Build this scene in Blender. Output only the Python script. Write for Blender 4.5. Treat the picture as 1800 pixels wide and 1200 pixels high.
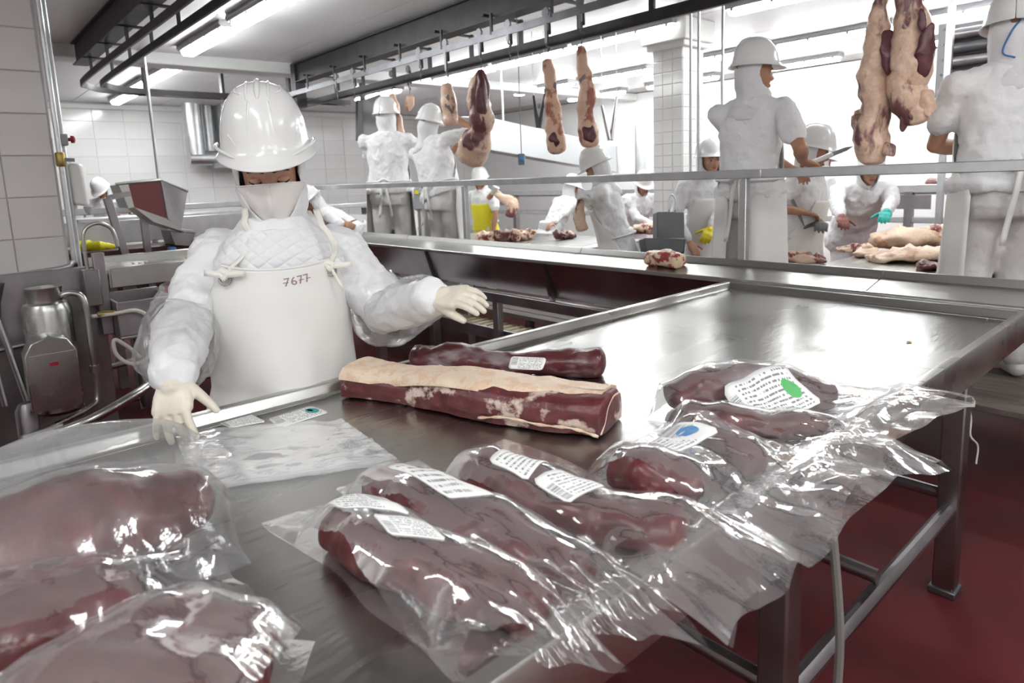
import bpy, bmesh, math, random
import numpy as np
from mathutils import Vector, Matrix, Euler, noise as mnoise
random.seed(7); np.random.seed(7)
for o in list(bpy.data.objects): bpy.data.objects.remove(o)
SC = bpy.context.scene; COL = SC.collection
# ------------------------------------------------------------------ camera, world, exposure
FPX, CX, CY, CAMH = 1150., 900., 490., 1.42
YAW, PITCH, ROLL = np.radians([41.2, 8.8, -2.2])
def cam_basis():
    fw = np.array([math.sin(YAW)*math.cos(PITCH), math.cos(YAW)*math.cos(PITCH), -math.sin(PITCH)])
    rt = np.array([math.cos(YAW), -math.sin(YAW), 0.]); up = np.cross(rt, fw)
    c, s = math.cos(ROLL), math.sin(ROLL)
    return c*rt+s*up, -s*rt+c*up, fw
RT, UP, FW = cam_basis()
CAMP = np.array([0., 0., CAMH])
cd = bpy.data.cameras.new('camera'); cam = bpy.data.objects.new('camera', cd); COL.objects.link(cam)
cam.matrix_world = Matrix(((RT[0], UP[0], -FW[0], 0), (RT[1], UP[1], -FW[1], 0), (RT[2], UP[2], -FW[2], CAMH), (0, 0, 0, 1)))
cd.sensor_fit = 'HORIZONTAL'; cd.sensor_width = 36; cd.lens = FPX/1800*36
cd.shift_x = 0; cd.shift_y = (CY-600)/1800; cd.clip_start = .02
cd.dof.use_dof = True; cd.dof.focus_distance = 1.9; cd.dof.aperture_fstop = 5.0
SC.camera = cam
SC.cycles.transparent_max_bounces = 32
W = bpy.data.worlds.new('world'); SC.world = W; W.use_nodes = True
W.node_tree.nodes['Background'].inputs[0].default_value = (.8, .85, .9, 1); W.node_tree.nodes['Background'].inputs[1].default_value = .02
vs = SC.view_settings; vs.view_transform = 'Standard'; vs.look = 'None'; vs.gamma = 1; vs.use_curve_mapping = False; vs.exposure = 0.72
LAMP = 27.0      # emission of the fluorescent diffusers
# pixel -> world helpers (1800x1200 frame): used only to find where a thing stands, with its own depth
def ray(x, y): return RT*((x-CX)/FPX) - UP*((y-CY)/FPX) + FW
def atd(x, y, d): return CAMP+ray(x, y)*d
def atz(x, y, z): r = ray(x, y); return CAMP+r*((z-CAMH)/r[2])
def aty(x, y, Y): r = ray(x, y); return CAMP+r*(Y/r[1])
def atx(x, y, X): r = ray(x, y); return CAMP+r*(X/r[0])
# ------------------------------------------------------------------ mesh helpers
def V3(p): return Vector((float(p[0]), float(p[1]), float(p[2])))
def tag(o, label=None, cat=None, group=None, kind=None):
    if label: o['label'] = label
    if cat: o['category'] = cat
    if group: o['group'] = group
    if kind: o['kind'] = kind
    return o
def empty(name, loc=(0, 0, 0), label=None, cat=None, group=None, kind=None):
    o = bpy.data.objects.new(name, None); COL.objects.link(o); o.location = V3(loc); o.empty_display_size = .1
    return tag(o, label, cat, group, kind)
def parent(o, p):
    """geometry is written in world coordinates: undo the place of the thing's empty"""
    if p is None: return o
    o.parent = p
    if p.parent is None: o.matrix_parent_inverse = Matrix.Translation(-p.location)
    return o
class MB:
    def __init__(s): s.v = []; s.f = []
    def add(s, v, f):
        n = len(s.v); s.v += [tuple(map(float, p)) for p in v]; s.f += [tuple(i+n for i in q) for q in f]; return s
    def box(s, c, d, rz=0, rot=None):
        x, y, z = d[0]/2, d[1]/2, d[2]/2
        P = [(-x, -y, -z), (x, -y, -z), (x, y, -z), (-x, y, -z), (-x, -y, z), (x, -y, z), (x, y, z), (-x, y, z)]
        R = rot if rot is not None else Matrix.Rotation(rz, 3, 'Z')
        P = [R @ Vector(p) + V3(c) for p in P]
        return s.add(P, [(3, 2, 1, 0), (4, 5, 6, 7), (0, 1, 5, 4), (1, 2, 6, 5), (2, 3, 7, 6), (3, 0, 4, 7)])
    def span(s, a, b):
        a = np.array(a, float); b = np.array(b, float)
        return s.box((a+b)/2, np.abs(b-a))
    def beam(s, p0, p1, w, h, up=(0, 0, 1)):
        p0, p1 = V3(p0), V3(p1); d = (p1-p0); L = d.length; d.normalize(); u = Vector(up)
        if abs(d.dot(u)) > .98: u = Vector((1, 0, 0))
        r = d.cross(u).normalized(); u = r.cross(d)
        R = Matrix((d, r, u)).transposed()
        return s.box((p0+p1)/2, (L, w, h), rot=R)
    def tube(s, pts, r, n=10, cap=True):
        pts = [V3(p) for p in pts]; k = len(pts); rr = r if hasattr(r, '__len__') else [r]*k
        t0 = (pts[1]-pts[0]).normalized(); u = t0.orthogonal().normalized(); V = []
        for i, p in enumerate(pts):
            a = pts[max(i-1, 0)]; b = pts[min(i+1, k-1)]; t = (b-a).normalized()
            u = (u - t*u.dot(t)).normalized(); w = t.cross(u)
            for j in range(n):
                an = 2*math.pi*j/n; V.append(p+(u*math.cos(an)+w*math.sin(an))*rr[i])
        F = [(i*n+j, i*n+(j+1) % n, (i+1)*n+(j+1) % n, (i+1)*n+j) for i in range(k-1) for j in range(n)]
        if cap: F += [tuple(range(n-1, -1, -1)), tuple((k-1)*n+j for j in range(n))]
        return s.add(V, F)
    def loft(s, rings, cap=True):
        n = len(rings[0]); V = [p for r in rings for p in r]; k = len(rings)
        F = [(i*n+j, i*n+(j+1) % n, (i+1)*n+(j+1) % n, (i+1)*n+j) for i in range(k-1) for j in range(n)]
        if cap: F += [tuple(range(n-1, -1, -1)), tuple((k-1)*n+j for j in range(n))]
        return s.add(V, F)
    def lathe(s, prof, c=(0, 0, 0), n=20, cap=True, axis=None):
        R = Matrix.Identity(3) if axis is None else Vector((0, 0, 1)).rotation_difference(V3(axis)).to_matrix()
        return s.loft([[R @ Vector((r*math.cos(2*math.pi*j/n), r*math.sin(2*math.pi*j/n), z)) + V3(c) for j in range(n)] for r, z in prof], cap)
    def prism(s, poly, a, b):
        """poly: list of points (3d) in one plane, extruded by vector b-a"""
        d = np.array(b, float)-np.array(a, float); n = len(poly); P = [np.array(p, float) for p in poly]
        V = P+[p+d for p in P]
        return s.add(V, [tuple(range(n-1, -1, -1)), tuple(range(n, 2*n))]+[(i, (i+1) % n, (i+1) % n+n, i+n) for i in range(n)])
    def grid(s, G):
        h, w = len(G), len(G[0]); V = [p for r in G for p in r]
        return s.add(V, [(i*w+j, i*w+j+1, (i+1)*w+j+1, (i+1)*w+j) for i in range(h-1) for j in range(w-1)])
    def mesh(s, name):
        me = bpy.data.meshes.new(name); me.from_pydata(s.v, [], s.f)
        return me
    def build(s, name, mat, par=None, smooth=30, bevel=0, fixn=True):
        me = s.mesh(name)
        if fixn:
            bm = bmesh.new(); bm.from_mesh(me); bmesh.ops.recalc_face_normals(bm, faces=bm.faces); bm.to_mesh(me); bm.free()
        o = bpy.data.objects.new(name, me); COL.objects.link(o)
        if mat: me.materials.append(mat)
        if smooth:
            me.polygons.foreach_set('use_smooth', [True]*len(me.polygons))
            if smooth < 180: me.set_sharp_from_angle(angle=math.radians(smooth))
        if bevel:
            m = o.modifiers.new('bevel', 'BEVEL'); m.width = bevel; m.segments = 2; m.limit_method = 'ANGLE'
        return parent(o, par)
def children(o): return [c for c in bpy.data.objects if c.parent == o]
def copy_tree(o, loc=None, rz=None, par=None, **k):
    c = o.copy(); COL.objects.link(c); c.parent = par
    if loc is not None: c.location = V3(loc)
    if rz is not None: c.rotation_euler = (0, 0, rz)
    for ch in o.children: copy_tree(ch, par=c)
    if k: tag(c, **k)
    return c
def arc(c, r, a0, a1, n, plane='xz'):
    out = []
    for i in range(n+1):
        a = math.radians(a0+(a1-a0)*i/n); u, v = r*math.cos(a), r*math.sin(a)
        out.append({'xz': (c[0]+u, c[1], c[2]+v), 'yz': (c[0], c[1]+u, c[2]+v), 'xy': (c[0]+u, c[1]+v, c[2])}[plane])
    return out
def smooth_path(pts, n=8):
    P = [np.array(p, float) for p in pts]; P = [2*P[0]-P[1]]+P+[2*P[-1]-P[-2]]; out = []
    for i in range(1, len(P)-2):
        for k in range(n):
            t = k/n; a, b, c, d = P[i-1:i+3]
            out.append(.5*((2*b)+(-a+c)*t+(2*a-5*b+4*c-d)*t*t+(-a+3*b-3*c+d)*t**3))
    return out+[P[-2]]
# ------------------------------------------------------------------ materials
def newmat(name):
    m = bpy.data.materials.new(name); m.use_nodes = True; nt = m.node_tree
    return m, nt, nt.nodes['Principled BSDF']
def tex(nt, scale, kind='ShaderNodeTexNoise', stretch=None, detail=4, coord='Object', rough=.55):
    tc = nt.nodes.new('ShaderNodeTexCoord'); n = nt.nodes.new(kind); n.inputs['Scale'].default_value = scale
    if kind == 'ShaderNodeTexNoise': n.inputs['Detail'].default_value = detail; n.inputs['Roughness'].default_value = rough
    if stretch:
        mp = nt.nodes.new('ShaderNodeMapping'); mp.inputs['Scale'].default_value = stretch
        nt.links.new(tc.outputs[coord], mp.inputs[0]); nt.links.new(mp.outputs[0], n.inputs['Vector'])
    else: nt.links.new(tc.outputs[coord], n.inputs['Vector'])
    return n
def ramp(nt, src, stops):
    r = nt.nodes.new('ShaderNodeValToRGB'); nt.links.new(src, r.inputs[0]); e = r.color_ramp.elements
    while len(e) < len(stops): e.new(.5)
    for i, (p, c) in enumerate(stops): e[i].position = p; e[i].color = (*c, 1) if len(c) == 3 else c
    return r
def bump(nt, b, src, strength, dist=.01, prev=None):
    n = nt.nodes.new('ShaderNodeBump'); n.inputs['Strength'].default_value = strength; n.inputs['Distance'].default_value = dist
    nt.links.new(src, n.inputs['Height'])
    if prev is not None: nt.links.new(prev.outputs[0], n.inputs['Normal'])
    nt.links.new(n.outputs[0], b.inputs['Normal']); return n
def M(name, col, rough=.5, metal=0, var=0, vscale=4, bmp=0, bscale=40, bdist=.01, rvar=0, stretch=None, spec=.5, sss=0, vdetail=4):
    m, nt, b = newmat(name); b.inputs['Base Color'].default_value = (*col, 1); b.inputs['Roughness'].default_value = rough
    b.inputs['Metallic'].default_value = metal; b.inputs['Specular IOR Level'].default_value = spec
    if sss: b.inputs['Subsurface Weight'].default_value = sss; b.inputs['Subsurface Radius'].default_value = (.02, .008, .005)
    if var or rvar:
        n = tex(nt, vscale, stretch=stretch, detail=vdetail)
        if var:
            lo = [max(0, c*(1-var)) for c in col]; hi = [min(1, c*(1+var)) for c in col]
            r = ramp(nt, n.outputs[0], [(.3, lo), (.7, hi)]); nt.links.new(r.outputs[0], b.inputs['Base Color'])
        if rvar:
            r = ramp(nt, n.outputs[0], [(.3, (max(.02, rough-rvar),)*3), (.7, (min(1, rough+rvar),)*3)]); nt.links.new(r.outputs[0], b.inputs['Roughness'])
    if bmp: bump(nt, b, tex(nt, bscale, stretch=stretch, detail=3).outputs[0], bmp, bdist)
    return m
def emit(name, col, s):
    m = bpy.data.materials.new(name); m.use_nodes = True; nt = m.node_tree; nt.nodes.clear()
    e = nt.nodes.new('ShaderNodeEmission'); e.inputs[0].default_value = (*col, 1); e.inputs[1].default_value = s
    o = nt.nodes.new('ShaderNodeOutputMaterial'); nt.links.new(e.outputs[0], o.inputs[0]); return m
MT = {}
MT['steel'] = M('steel', (.52, .52, .50), .3, 1, var=.12, vscale=3, rvar=.07, bmp=.08, bscale=220, stretch=(1, .05, 1), bdist=.002)
MT['steel_dark'] = M('steel_dull', (.34, .32, .33), .38, 1, var=.2, vscale=3, rvar=.08)
MT['steel_top'] = M('steel_table_sheet', (.47, .47, .455), .28, 1, var=.10, vscale=2.2, rvar=.08, bmp=.22, bscale=46, stretch=(.25, 1, 1), bdist=.004, vdetail=7)
MT['galv'] = M('galvanised_steel', (.62, .63, .64), .4, .9, var=.1, vscale=8)
MT['dark_iron'] = M('dark_painted_iron', (.045, .042, .045), .45, .3, var=.3, vscale=6)
MT['mid_iron'] = M('worn_grey_iron', (.17, .17, .18), .4, .8, var=.2, vscale=6)
MT['wall'] = M('white_wall', (.80, .81, .80), .5, var=.03)
MT['tile'] = M('glazed_white_tile', (.82, .82, .81), .16, var=.04, vscale=2, bmp=.05, bscale=6)
MT['tile_old'] = M('cream_wall_tile', (.72, .695, .68), .3, var=.05, vscale=2, bmp=.05, bscale=6)
MT['grout'] = M('grout', (.60, .58, .57), .9)
MT['grout_light'] = M('grout_pale', (.66, .66, .65), .9)
MT['ceil'] = M('ceiling_panel', (.86, .86, .87), .4, var=.04, vscale=1.2)
MT['floor'] = M('red_resin_floor', (.090, .015, .018), .6, spec=.12, var=.35, vscale=2.5, rvar=.1, bmp=.25, bscale=140, bdist=.004, vdetail=8)
MT['white_plastic'] = M('white_plastic', (.78, .78, .76), .35)
MT['grey_plastic'] = M('grey_plastic', (.33, .33, .34), .4)
MT['black'] = M('black_rubber', (.02, .02, .022), .5)
MT['lamp'] = emit('fluorescent_diffuser', (.97, 1.0, 1.0), LAMP)
MT['blue'] = M('blue_plastic', (.05, .16, .42), .35)
MT['red'] = M('red_plastic', (.35, .02, .04), .4)
MT['yellow'] = M('yellow_plastic', (.82, .74, .02), .4)
MT['brass'] = M('brass', (.38, .28, .10), .4, .9)
# ------------------------------------------------------------------ setting
CEIL = 2.80; YB = 12.0; XR = 9.6; XL = -3.0; YF = -3.5
def struct(mb, name, mat, bevel=0, par=None, smooth=30):
    o = mb.build(name, mat, par, smooth, bevel)
    if par is None: o['kind'] = 'structure'
    return o
struct(MB().span((XL, YF, -.1), (XR, YB, 0)), 'floor', MT['floor'])
ceil = struct(MB().span((XL, YF, CEIL+.012), (XR, YB, CEIL+.1)), 'ceiling', MT['grout'])
pm = MB().box((0, 0, 0), (1.19, YB-YF, .02)).mesh('ceiling_panel'); pm.materials.append(MT['ceil'])
x = XL+.6
while x < XR:
    o = bpy.data.objects.new('ceiling_panel', pm); COL.objects.link(o); o.location = (x, (YB+YF)/2, CEIL+.01); o.parent = ceil; x += 1.2
wb = struct(MB().span((XL, YB, 0), (XR, YB+.1, CEIL)), 'wall_back', MT['grout_light'])
wr = struct(MB().span((XR, YF, 0), (XR+.1, YB, CEIL)), 'wall_right', MT['wall'])
struct(MB().span((XL-.1, YF, 0), (XL, YB, CEIL)), 'wall_left', MT['tile_old'])
struct(MB().span((XL, YF-.1, 0), (XR, YF, CEIL)), 'wall_front', MT['tile_old'])
def tile_mesh(name, w, h, d, mat, gap=.005):
    w -= gap; h -= gap; b = .004; P = []
    for k, (i, t) in enumerate(((0, 0), (0, d-b*.6), (b, d))):
        P += [(-w/2+i, -t, -h/2+i), (w/2-i, -t, -h/2+i), (w/2-i, -t, h/2-i), (-w/2+i, -t, h/2-i)]
    F = [(8, 9, 10, 11)]+[(k*4+j, k*4+(j+1) % 4, k*4+4+(j+1) % 4, k*4+4+j) for k in (0, 1) for j in range(4)]
    me = bpy.data.meshes.new(name); me.from_pydata(P, [], F); me.materials.append(mat); return me
def tiles(par, me, origin, du, dv, nu, nv, rz, off=0, skip=None):
    """du, dv steps; rz 0: face looks to -Y ; face turned by rz about z"""
    c, s = math.cos(rz), math.sin(rz)
    for j in range(nv):
        for i in range(nu):
            u = (i+.5+(off if j % 2 else 0))*du; z = origin[2]+(j+.5)*dv
            p = (origin[0]+u*c, origin[1]+u*s, z)
            if skip and skip(*p): continue
            o = bpy.data.objects.new('tile', me); COL.objects.link(o); o.location = p; o.rotation_euler = (0, 0, rz); o.parent = par
# back wall, large tiles in the part that can be seen
tiles(wb, tile_mesh('tile', .42, .27, .008, MT['tile']), (1.2, YB, .36), .42, .27, 20, 9, 0)
# right wall: looks to -X, rz = -90deg, u runs to -Y
tiles(wr, tile_mesh('tile', .22, .16, .006, MT['tile'], .006), (XR, 6.2, 1.04), .22, .16, 28, 9, -math.pi/2)
trim = struct(MB().span((1.0, 7.42, 2.68), (XR, 7.72, CEIL)), 'trim_1', MT['wall'], .01)
struct(MB().span((1.2, YB-.06, 2.70), (XR, YB, 2.78)), 'trim_2', MT['wall'], .01)
# left pillar (tiled wall end)
PY = 4.62
pl = struct(MB().span((-1.6, PY, 0), (.575, PY+.7, CEIL)), 'wall_pillar_left', MT['grout'], .004)
tiles(pl, tile_mesh('tile', .24, .232, .010, MT['tile_old'], .005), (-.875, PY, .02), .24, .232, 6, 12, 0)
# central tiled column
CXc, CYc, CWc = 5.52, 3.78, .33
cl = empty('wall_column', (CXc, CYc, 0)); cl['kind'] = 'structure'
MB().box((CXc, CYc, CEIL/2), (CWc, CWc, CEIL)).build('column_core', MT['grout_light'], cl)
MB().box((CXc, CYc, CEIL-.10), (CWc+.16, CWc+.16, .2)).box((CXc, CYc, CEIL-.22), (CWc+.1, CWc+.1, .06)).build('capital', MT['white_plastic'], cl, bevel=.012)
tm = tile_mesh('tile', .11, .11, .006, MT['tile'], .004)
def col_tiles(org, rz):
    c, s = math.cos(rz), math.sin(rz)
    for j in range(23):
        for i in range(3):
            u = (i+.5)*.11; o = bpy.data.objects.new('tile', tm); COL.objects.link(o)
            o.location = (org[0]+u*c-CXc, org[1]+u*s-CYc, .03+(j+.5)*.11); o.rotation_euler = (0, 0, rz); o.parent = cl
col_tiles((CXc-CWc/2, CYc-CWc/2, 0), 0); col_tiles((CXc-CWc/2, CYc+CWc/2, 0), -math.pi/2)
# ------------------------------------------------------------------ ceiling lamps
def make_lamp():
    r = empty('fluorescent_light')
    prof = [(-.09, 0), (.09, 0), (.10, -.03), (.085, -.055), (-.085, -.055), (-.10, -.03)]
    MB().loft([[(a, y, b) for a, b in prof] for y in (-.62, .62)]).build('housing', MT['grey_plastic'], r, bevel=.006)
    prof = [(-.066, -.05), (.066, -.05), (.064, -.075), (.045, -.098), (-.045, -.098), (-.064, -.075)]
    MB().loft([[(a, y, b) for a, b in prof] for y in (-.595, .595)]).build('diffuser', MT['lamp'], r, bevel=.008)
    for y in (-.55, -.2, .2, .55):
        for x in (-.074, .074): MB().box((x, y, -.060), (.018, .025, .034)).build('clip', MT['grey_plastic'], r)
    return r
LP = [(2.07, 5.02, 'over the packer, right part of the nearest pair on the left'), (2.07, 6.42, 'left part of the nearest pair, before the white ceiling beam'),
      (2.19, 8.24, 'first one past the white ceiling beam at left'), (2.19, 9.6, 'second one past the white ceiling beam at left'), (2.25, 10.7, 'last one by the back wall at left'),
      (5.3, 2.5, 'right of the tiled column, in its row the nearest'), (5.3, 4.25, 'just left of the tiled column'), (5.3, 5.55, 'behind the two hanging shanks in the middle'), (5.3, 6.86, 'behind the pair of hanging shanks at the two workers'), (5.3, 9.0, 'far end of the row that runs past the tiled column'),
      (7.25, 1.7, 'right of the large hanging meat, in the second row'), (7.25, 3.1, 'over the profile of the worker by the column'), (7.25, 4.6, 'second row, just behind the tiled column'), (7.25, 6.0, 'second row, left of the tiled column'), (7.25, 7.4, 'second row, above the grey hood'),
      (8.7, 2.6, 'last row, behind the hanging meat at right'), (8.7, 4.2, 'last row, right of the column'), (8.7, 5.9, 'last row, left of the column'), (8.7, 7.6, 'last row, over the far corner'),
      (1.0, -.55, 'over the near table edge, behind the photographer'), (-.6, .35, 'over the near left end of the table'), (-1.2, -1.6, 'back row behind the photographer'), (2.9, -1.2, 'right of the photographer, nearest row'), (-2.2, 2.3, 'unseen at far left, added to light the tiled pillar'), (1.6, -2.2, 'unseen at rear right, added to light the packer'), (.1, -2.4, 'unseen at rear middle, added to light the packer'), (5.3, .6, 'far right, beyond the frame corner'), (8.7, .9, 'last row, at the louvred cooler')]  # far left and two rear lamps: unseen, added to brighten pillar and packer
proto = None
for i, (x, y, t) in enumerate(LP):
    z = CEIL
    if proto is None: proto = make_lamp(); l = proto; l.location = (x, y, z)
    else: l = copy_tree(proto, (x, y, z))
    tag(l, 'long fluorescent ceiling light, '+t, 'light', 'ceiling lights')

def plastic(name, haze=.018, hmax=.11, gloss=.055, wr=.12, wscale=10, stretch=(1, 1, 1), rough=.09, tint=(.93, .94, .95)):
    m = bpy.data.materials.new(name); m.use_nodes = True; nt = m.node_tree; nt.nodes.clear(); N = nt.nodes.new; K = nt.links.new
    out = N('ShaderNodeOutputMaterial'); tr = N('ShaderNodeBsdfTransparent'); tr.inputs[0].default_value = (.985, .985, .985, 1)
    gl = N('ShaderNodeBsdfGlossy'); gl.inputs['Roughness'].default_value = rough; gl.inputs['Color'].default_value = (1, 1, 1, 1)
    df = N('ShaderNodeBsdfDiffuse'); df.inputs[0].default_value = (*tint, 1); tl = N('ShaderNodeBsdfTranslucent'); tl.inputs[0].default_value = (*tint, 1)
    n1 = tex(nt, wscale, stretch=stretch, detail=5, rough=.6); n2 = tex(nt, wscale*.35, stretch=stretch, detail=2)
    bp = N('ShaderNodeBump'); bp.inputs['Strength'].default_value = wr; bp.inputs['Distance'].default_value = .02; K(n1.outputs[0], bp.inputs['Height'])
    K(bp.outputs[0], gl.inputs['Normal']); K(bp.outputs[0], df.inputs['Normal'])
    lw = N('ShaderNodeLayerWeight'); lw.inputs[0].default_value = .35; K(bp.outputs[0], lw.inputs['Normal'])
    mr = N('ShaderNodeMapRange'); mr.inputs['To Min'].default_value = gloss; mr.inputs['To Max'].default_value = .45; K(lw.outputs['Fresnel'], mr.inputs['Value'])
    mx = N('ShaderNodeMixShader'); mx.inputs[0].default_value = .5; K(df.outputs[0], mx.inputs[1]); K(tl.outputs[0], mx.inputs[2])
    hz = N('ShaderNodeMapRange'); hz.inputs['From Min'].default_value = .42; hz.inputs['From Max'].default_value = .72; hz.inputs['To Min'].default_value = haze; hz.inputs['To Max'].default_value = hmax; K(n2.outputs[0], hz.inputs['Value'])
    fz = N('ShaderNodeMath'); fz.operation = 'MULTIPLY_ADD'; K(lw.outputs['Fresnel'], fz.inputs[0]); fz.inputs[1].default_value = .11; K(hz.outputs[0], fz.inputs[2]); fz.use_clamp = True
    m1 = N('ShaderNodeMixShader'); K(fz.outputs[0], m1.inputs[0]); K(tr.outputs[0], m1.inputs[1]); K(mx.outputs[0], m1.inputs[2])
    m2 = N('ShaderNodeMixShader'); K(mr.outputs[0], m2.inputs[0]); K(m1.outputs[0], m2.inputs[1]); K(gl.outputs[0], m2.inputs[2])
    K(m2.outputs[0], out.inputs[0]); return m
MT['plastic'] = plastic('clear_plastic_film')
MT['plastic_sleeve'] = plastic('clear_plastic_sleeve', .02, .10, .04, .4, 24)
# ------------------------------------------------------------------ packing table
TX0, TX1, TY0, TY1, TZ, RZ = -.75, 2.87, .50, 1.68, .850, .882
tb = empty('packing_table', ((TX0+TX1)/2, (TY0+TY1)/2, 0), 'long stainless steel packing table with raised rim, meat bags lying on it', 'table')
MB().span((TX0+.03, TY0+.03, TZ-.004), (2.02, TY1-.03, TZ)).build('top_plate', MT['steel_top'], tb, smooth=0)
MB().span((2.023, TY0+.03, TZ-.0045), (TX1-.03, TY1-.03, TZ-.0005)).build('top_plate', MT['steel_top'], tb, smooth=0)
def rim(a, b, inw):
    """raised rim: profile swept from a to b; inw = unit vector pointing inwards"""
    a, b, n = np.array(a, float), np.array(b, float), np.array(inw, float)
    prof = [(0, -.075), (0, RZ-TZ-.006), (.003, RZ-TZ-.001), (.010, RZ-TZ), (.026, RZ-TZ-.001), (.031, RZ-TZ-.006), (.036, .006), (.042, .0015), (.05, .0008), (.05, -.003), (.004, -.003), (.004, -.075)]
    return MB().loft([[p+n*u+np.array([0, 0, TZ+v]) for u, v in prof] for p in (a, b)])
rim((TX0, TY1, 0), (TX1, TY1, 0), (0, -1, 0)).build('rim', MT['steel'], tb, smooth=40)
rim((TX0, TY0, 0), (TX1, TY0, 0), (0, 1, 0)).build('rim', MT['steel'], tb, smooth=40)
rim((TX1, TY0, 0), (TX1, TY1, 0), (-1, 0, 0)).build('rim', MT['steel'], tb, smooth=40)
rim((TX0, TY0, 0), (TX0, TY1, 0), (1, 0, 0)).build('rim', MT['steel'], tb, smooth=40)
for x in (1.20, 2.37, -.6):
    for y in (TY0+.075, TY1-.07):
        lg = MB().span((x-.032, y-.032, .02), (x+.032, y+.032, TZ-.01)).build('leg', MT['steel_dark'], tb, bevel=.006)
        MB().span((x-.04, y-.04, 0), (x+.04, y+.04, .024)).build('foot', MT['mid_iron'], lg, bevel=.004)
for y in (TY0+.075, TY1-.07):
    MB().tube([(-.6, y, .30), (2.37, y, .30)], .022, 12).build('stretcher', MT['steel_dark'], tb)
for x in (1.20, 1.75, 2.37):
    MB().tube([(x, TY0+.075, .34), (x, TY1-.07, .34)], .020, 12).build('cross_bar', MT['steel_dark'], tb)
st = MB().tube(smooth_path([(1.255, .50, .72), (1.25, .475, .5), (1.24, .47, .3), (1.20, .43, .12), (1.13, .36, .02), (1.0, .3, .012)]), .009, 8).build('hose', M('grey_hose', (.20, .19, .18), .5))
tag(st, 'thin grey hose hanging down the near table leg to the floor', 'hose')
sm = M('white_string', (.62, .60, .56), .8)
s_ = MB()
for k in range(3):
    s_.tube([(2.37+.036*math.cos(a)*1.25, .575+.036*math.sin(a)*1.25, .655+.007*k+.006*math.sin(a*2+k)) for a in np.linspace(0, 2*math.pi, 17)], .0025, 5, cap=False)
s_.tube(smooth_path([(2.415, .565, .66), (2.43, .55, .60), (2.42, .545, .54), (2.45, .53, .50), (2.445, .53, .44)], 5), .003, 5)
tag(s_.build('string', sm), 'white string tied round the far right table leg', 'string')
# ------------------------------------------------------------------ chute behind the table, guard rail, platform
ch = empty('chute', (3.0, 3, 0), 'long stainless chute running behind the table with dark side panels', 'conveyor')
CY0, CY1 = .15, 5.7
segs = [CY0, 1.06, 2.85, 4.9, CY1]
for a, b in zip(segs[:-1], segs[1:]):
    prof = [(2.885, .884), (3.085, .925), (3.10, .955), (3.115, .955), (3.118, .90), (2.885, .872)]
    MB().loft([[(u, y, v) for u, v in prof] for y in (a+.003, b-.003)]).build('plate', MT['steel'], ch, smooth=40)
MB().loft([[(u, y, v) for u, v in [(2.874, .87), (2.874, .889), (2.878, .893), (2.884, .893), (2.888, .889), (2.888, .87)]] for y in (CY0, CY1)]).build('front_lip', MT['steel'], ch)
dk = M('dark_steel_panel', (.30, .285, .29), .36, 1, var=.12, vscale=5, rvar=.06)  # darker steel for the chute's side panels and brackets
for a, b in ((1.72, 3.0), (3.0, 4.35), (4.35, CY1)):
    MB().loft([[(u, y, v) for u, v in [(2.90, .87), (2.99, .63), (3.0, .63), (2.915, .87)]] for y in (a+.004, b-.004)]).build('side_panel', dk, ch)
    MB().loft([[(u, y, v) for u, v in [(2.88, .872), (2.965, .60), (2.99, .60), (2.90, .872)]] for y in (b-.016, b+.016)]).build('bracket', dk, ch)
MB().span((2.93, 1.72, .545), (2.99, CY1, .612)).build('frame_rail', MT['steel_dark'], ch, bevel=.005)
for y in (1.95, 3.55, 5.5):
    MB().span((2.935, y-.03, 0), (2.985, y+.03, .55)).build('leg', MT['steel_dark'], ch, bevel=.004)
cv = empty('belt_conveyor', (2.9, 4, 0), 'low conveyor with pale plastic mesh belt under the chute', 'conveyor')
mbelt = M('cream_plastic_belt', (.47, .38, .24), .5, var=.12, vscale=60, bmp=.6, bscale=90)
MB().span((3.02, 1.7, .30), (3.18, 5.6, .32)).build('belt', mbelt, cv)
for k in range(46):
    MB().span((3.02, 1.75+k*.084, .32), (3.18, 1.79+k*.084, .328)).build('belt_slat', mbelt, cv, smooth=0)
MB().span((2.99, 1.7, .24), (3.02, 5.6, .325)).build('side_rail', MT['steel_dark'], cv)
fr = empty('support_frame', (2.6, 4.3, 0), 'low dark steel frame on the floor behind the packer, under the chute end', 'frame')
for (x, y) in ((2.45, 4.35), (2.92, 4.30), (2.45, 5.3)):
    MB().span((x-.035, y-.03, 0), (x+.035, y+.03, .52)).build('leg', MT['steel_dark'], fr, bevel=.004)
MB().span((2.45, 4.30, .30), (2.92, 4.35, .36)).span((2.42, 4.32, .30), (2.47, 5.3, .36)).build('cross_bar', MT['steel_dark'], fr, bevel=.004)
MB().span((2.38, 4.25, .46), (2.96, 5.4, .53)).build('tray', MT['steel_dark'], fr, bevel=.006)
# guard rail
gr = empty('guard_rail', (3.16, 3, 0), 'grey square-tube guard rail running between the chute and the workers', 'railing')
def sq(p0, p1, w=.042): return MB().beam(p0, p1, w, w)
for a, b in ((-.4, 1.66), (1.66, 3.0), (3.0, 5.2), (5.2, 6.9)):
    sq((3.16, a, 1.392), (3.16, b, 1.392), .045).build('top_bar', MT['galv'], gr, bevel=.004)
for y in (-.3, 1.76, 4.13, 6.75):
    sq((3.16, y, .02), (3.16, y, 1.37)).build('post', MT['galv'], gr, bevel=.004)
pf = empty('platform', (3.55, 3, 0), 'raised steel working platform along the back of the chute', 'platform')
mpl = M('worn_brown_plank', (.16, .13, .115), .6, var=.3, vscale=12, stretch=(6, .5, 1))
for k in range(6): MB().span((3.2+k*.11, -.6, .37), (3.2+k*.11+.10, 6.1, .40)).build('plank', mpl, pf, bevel=.004)
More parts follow.
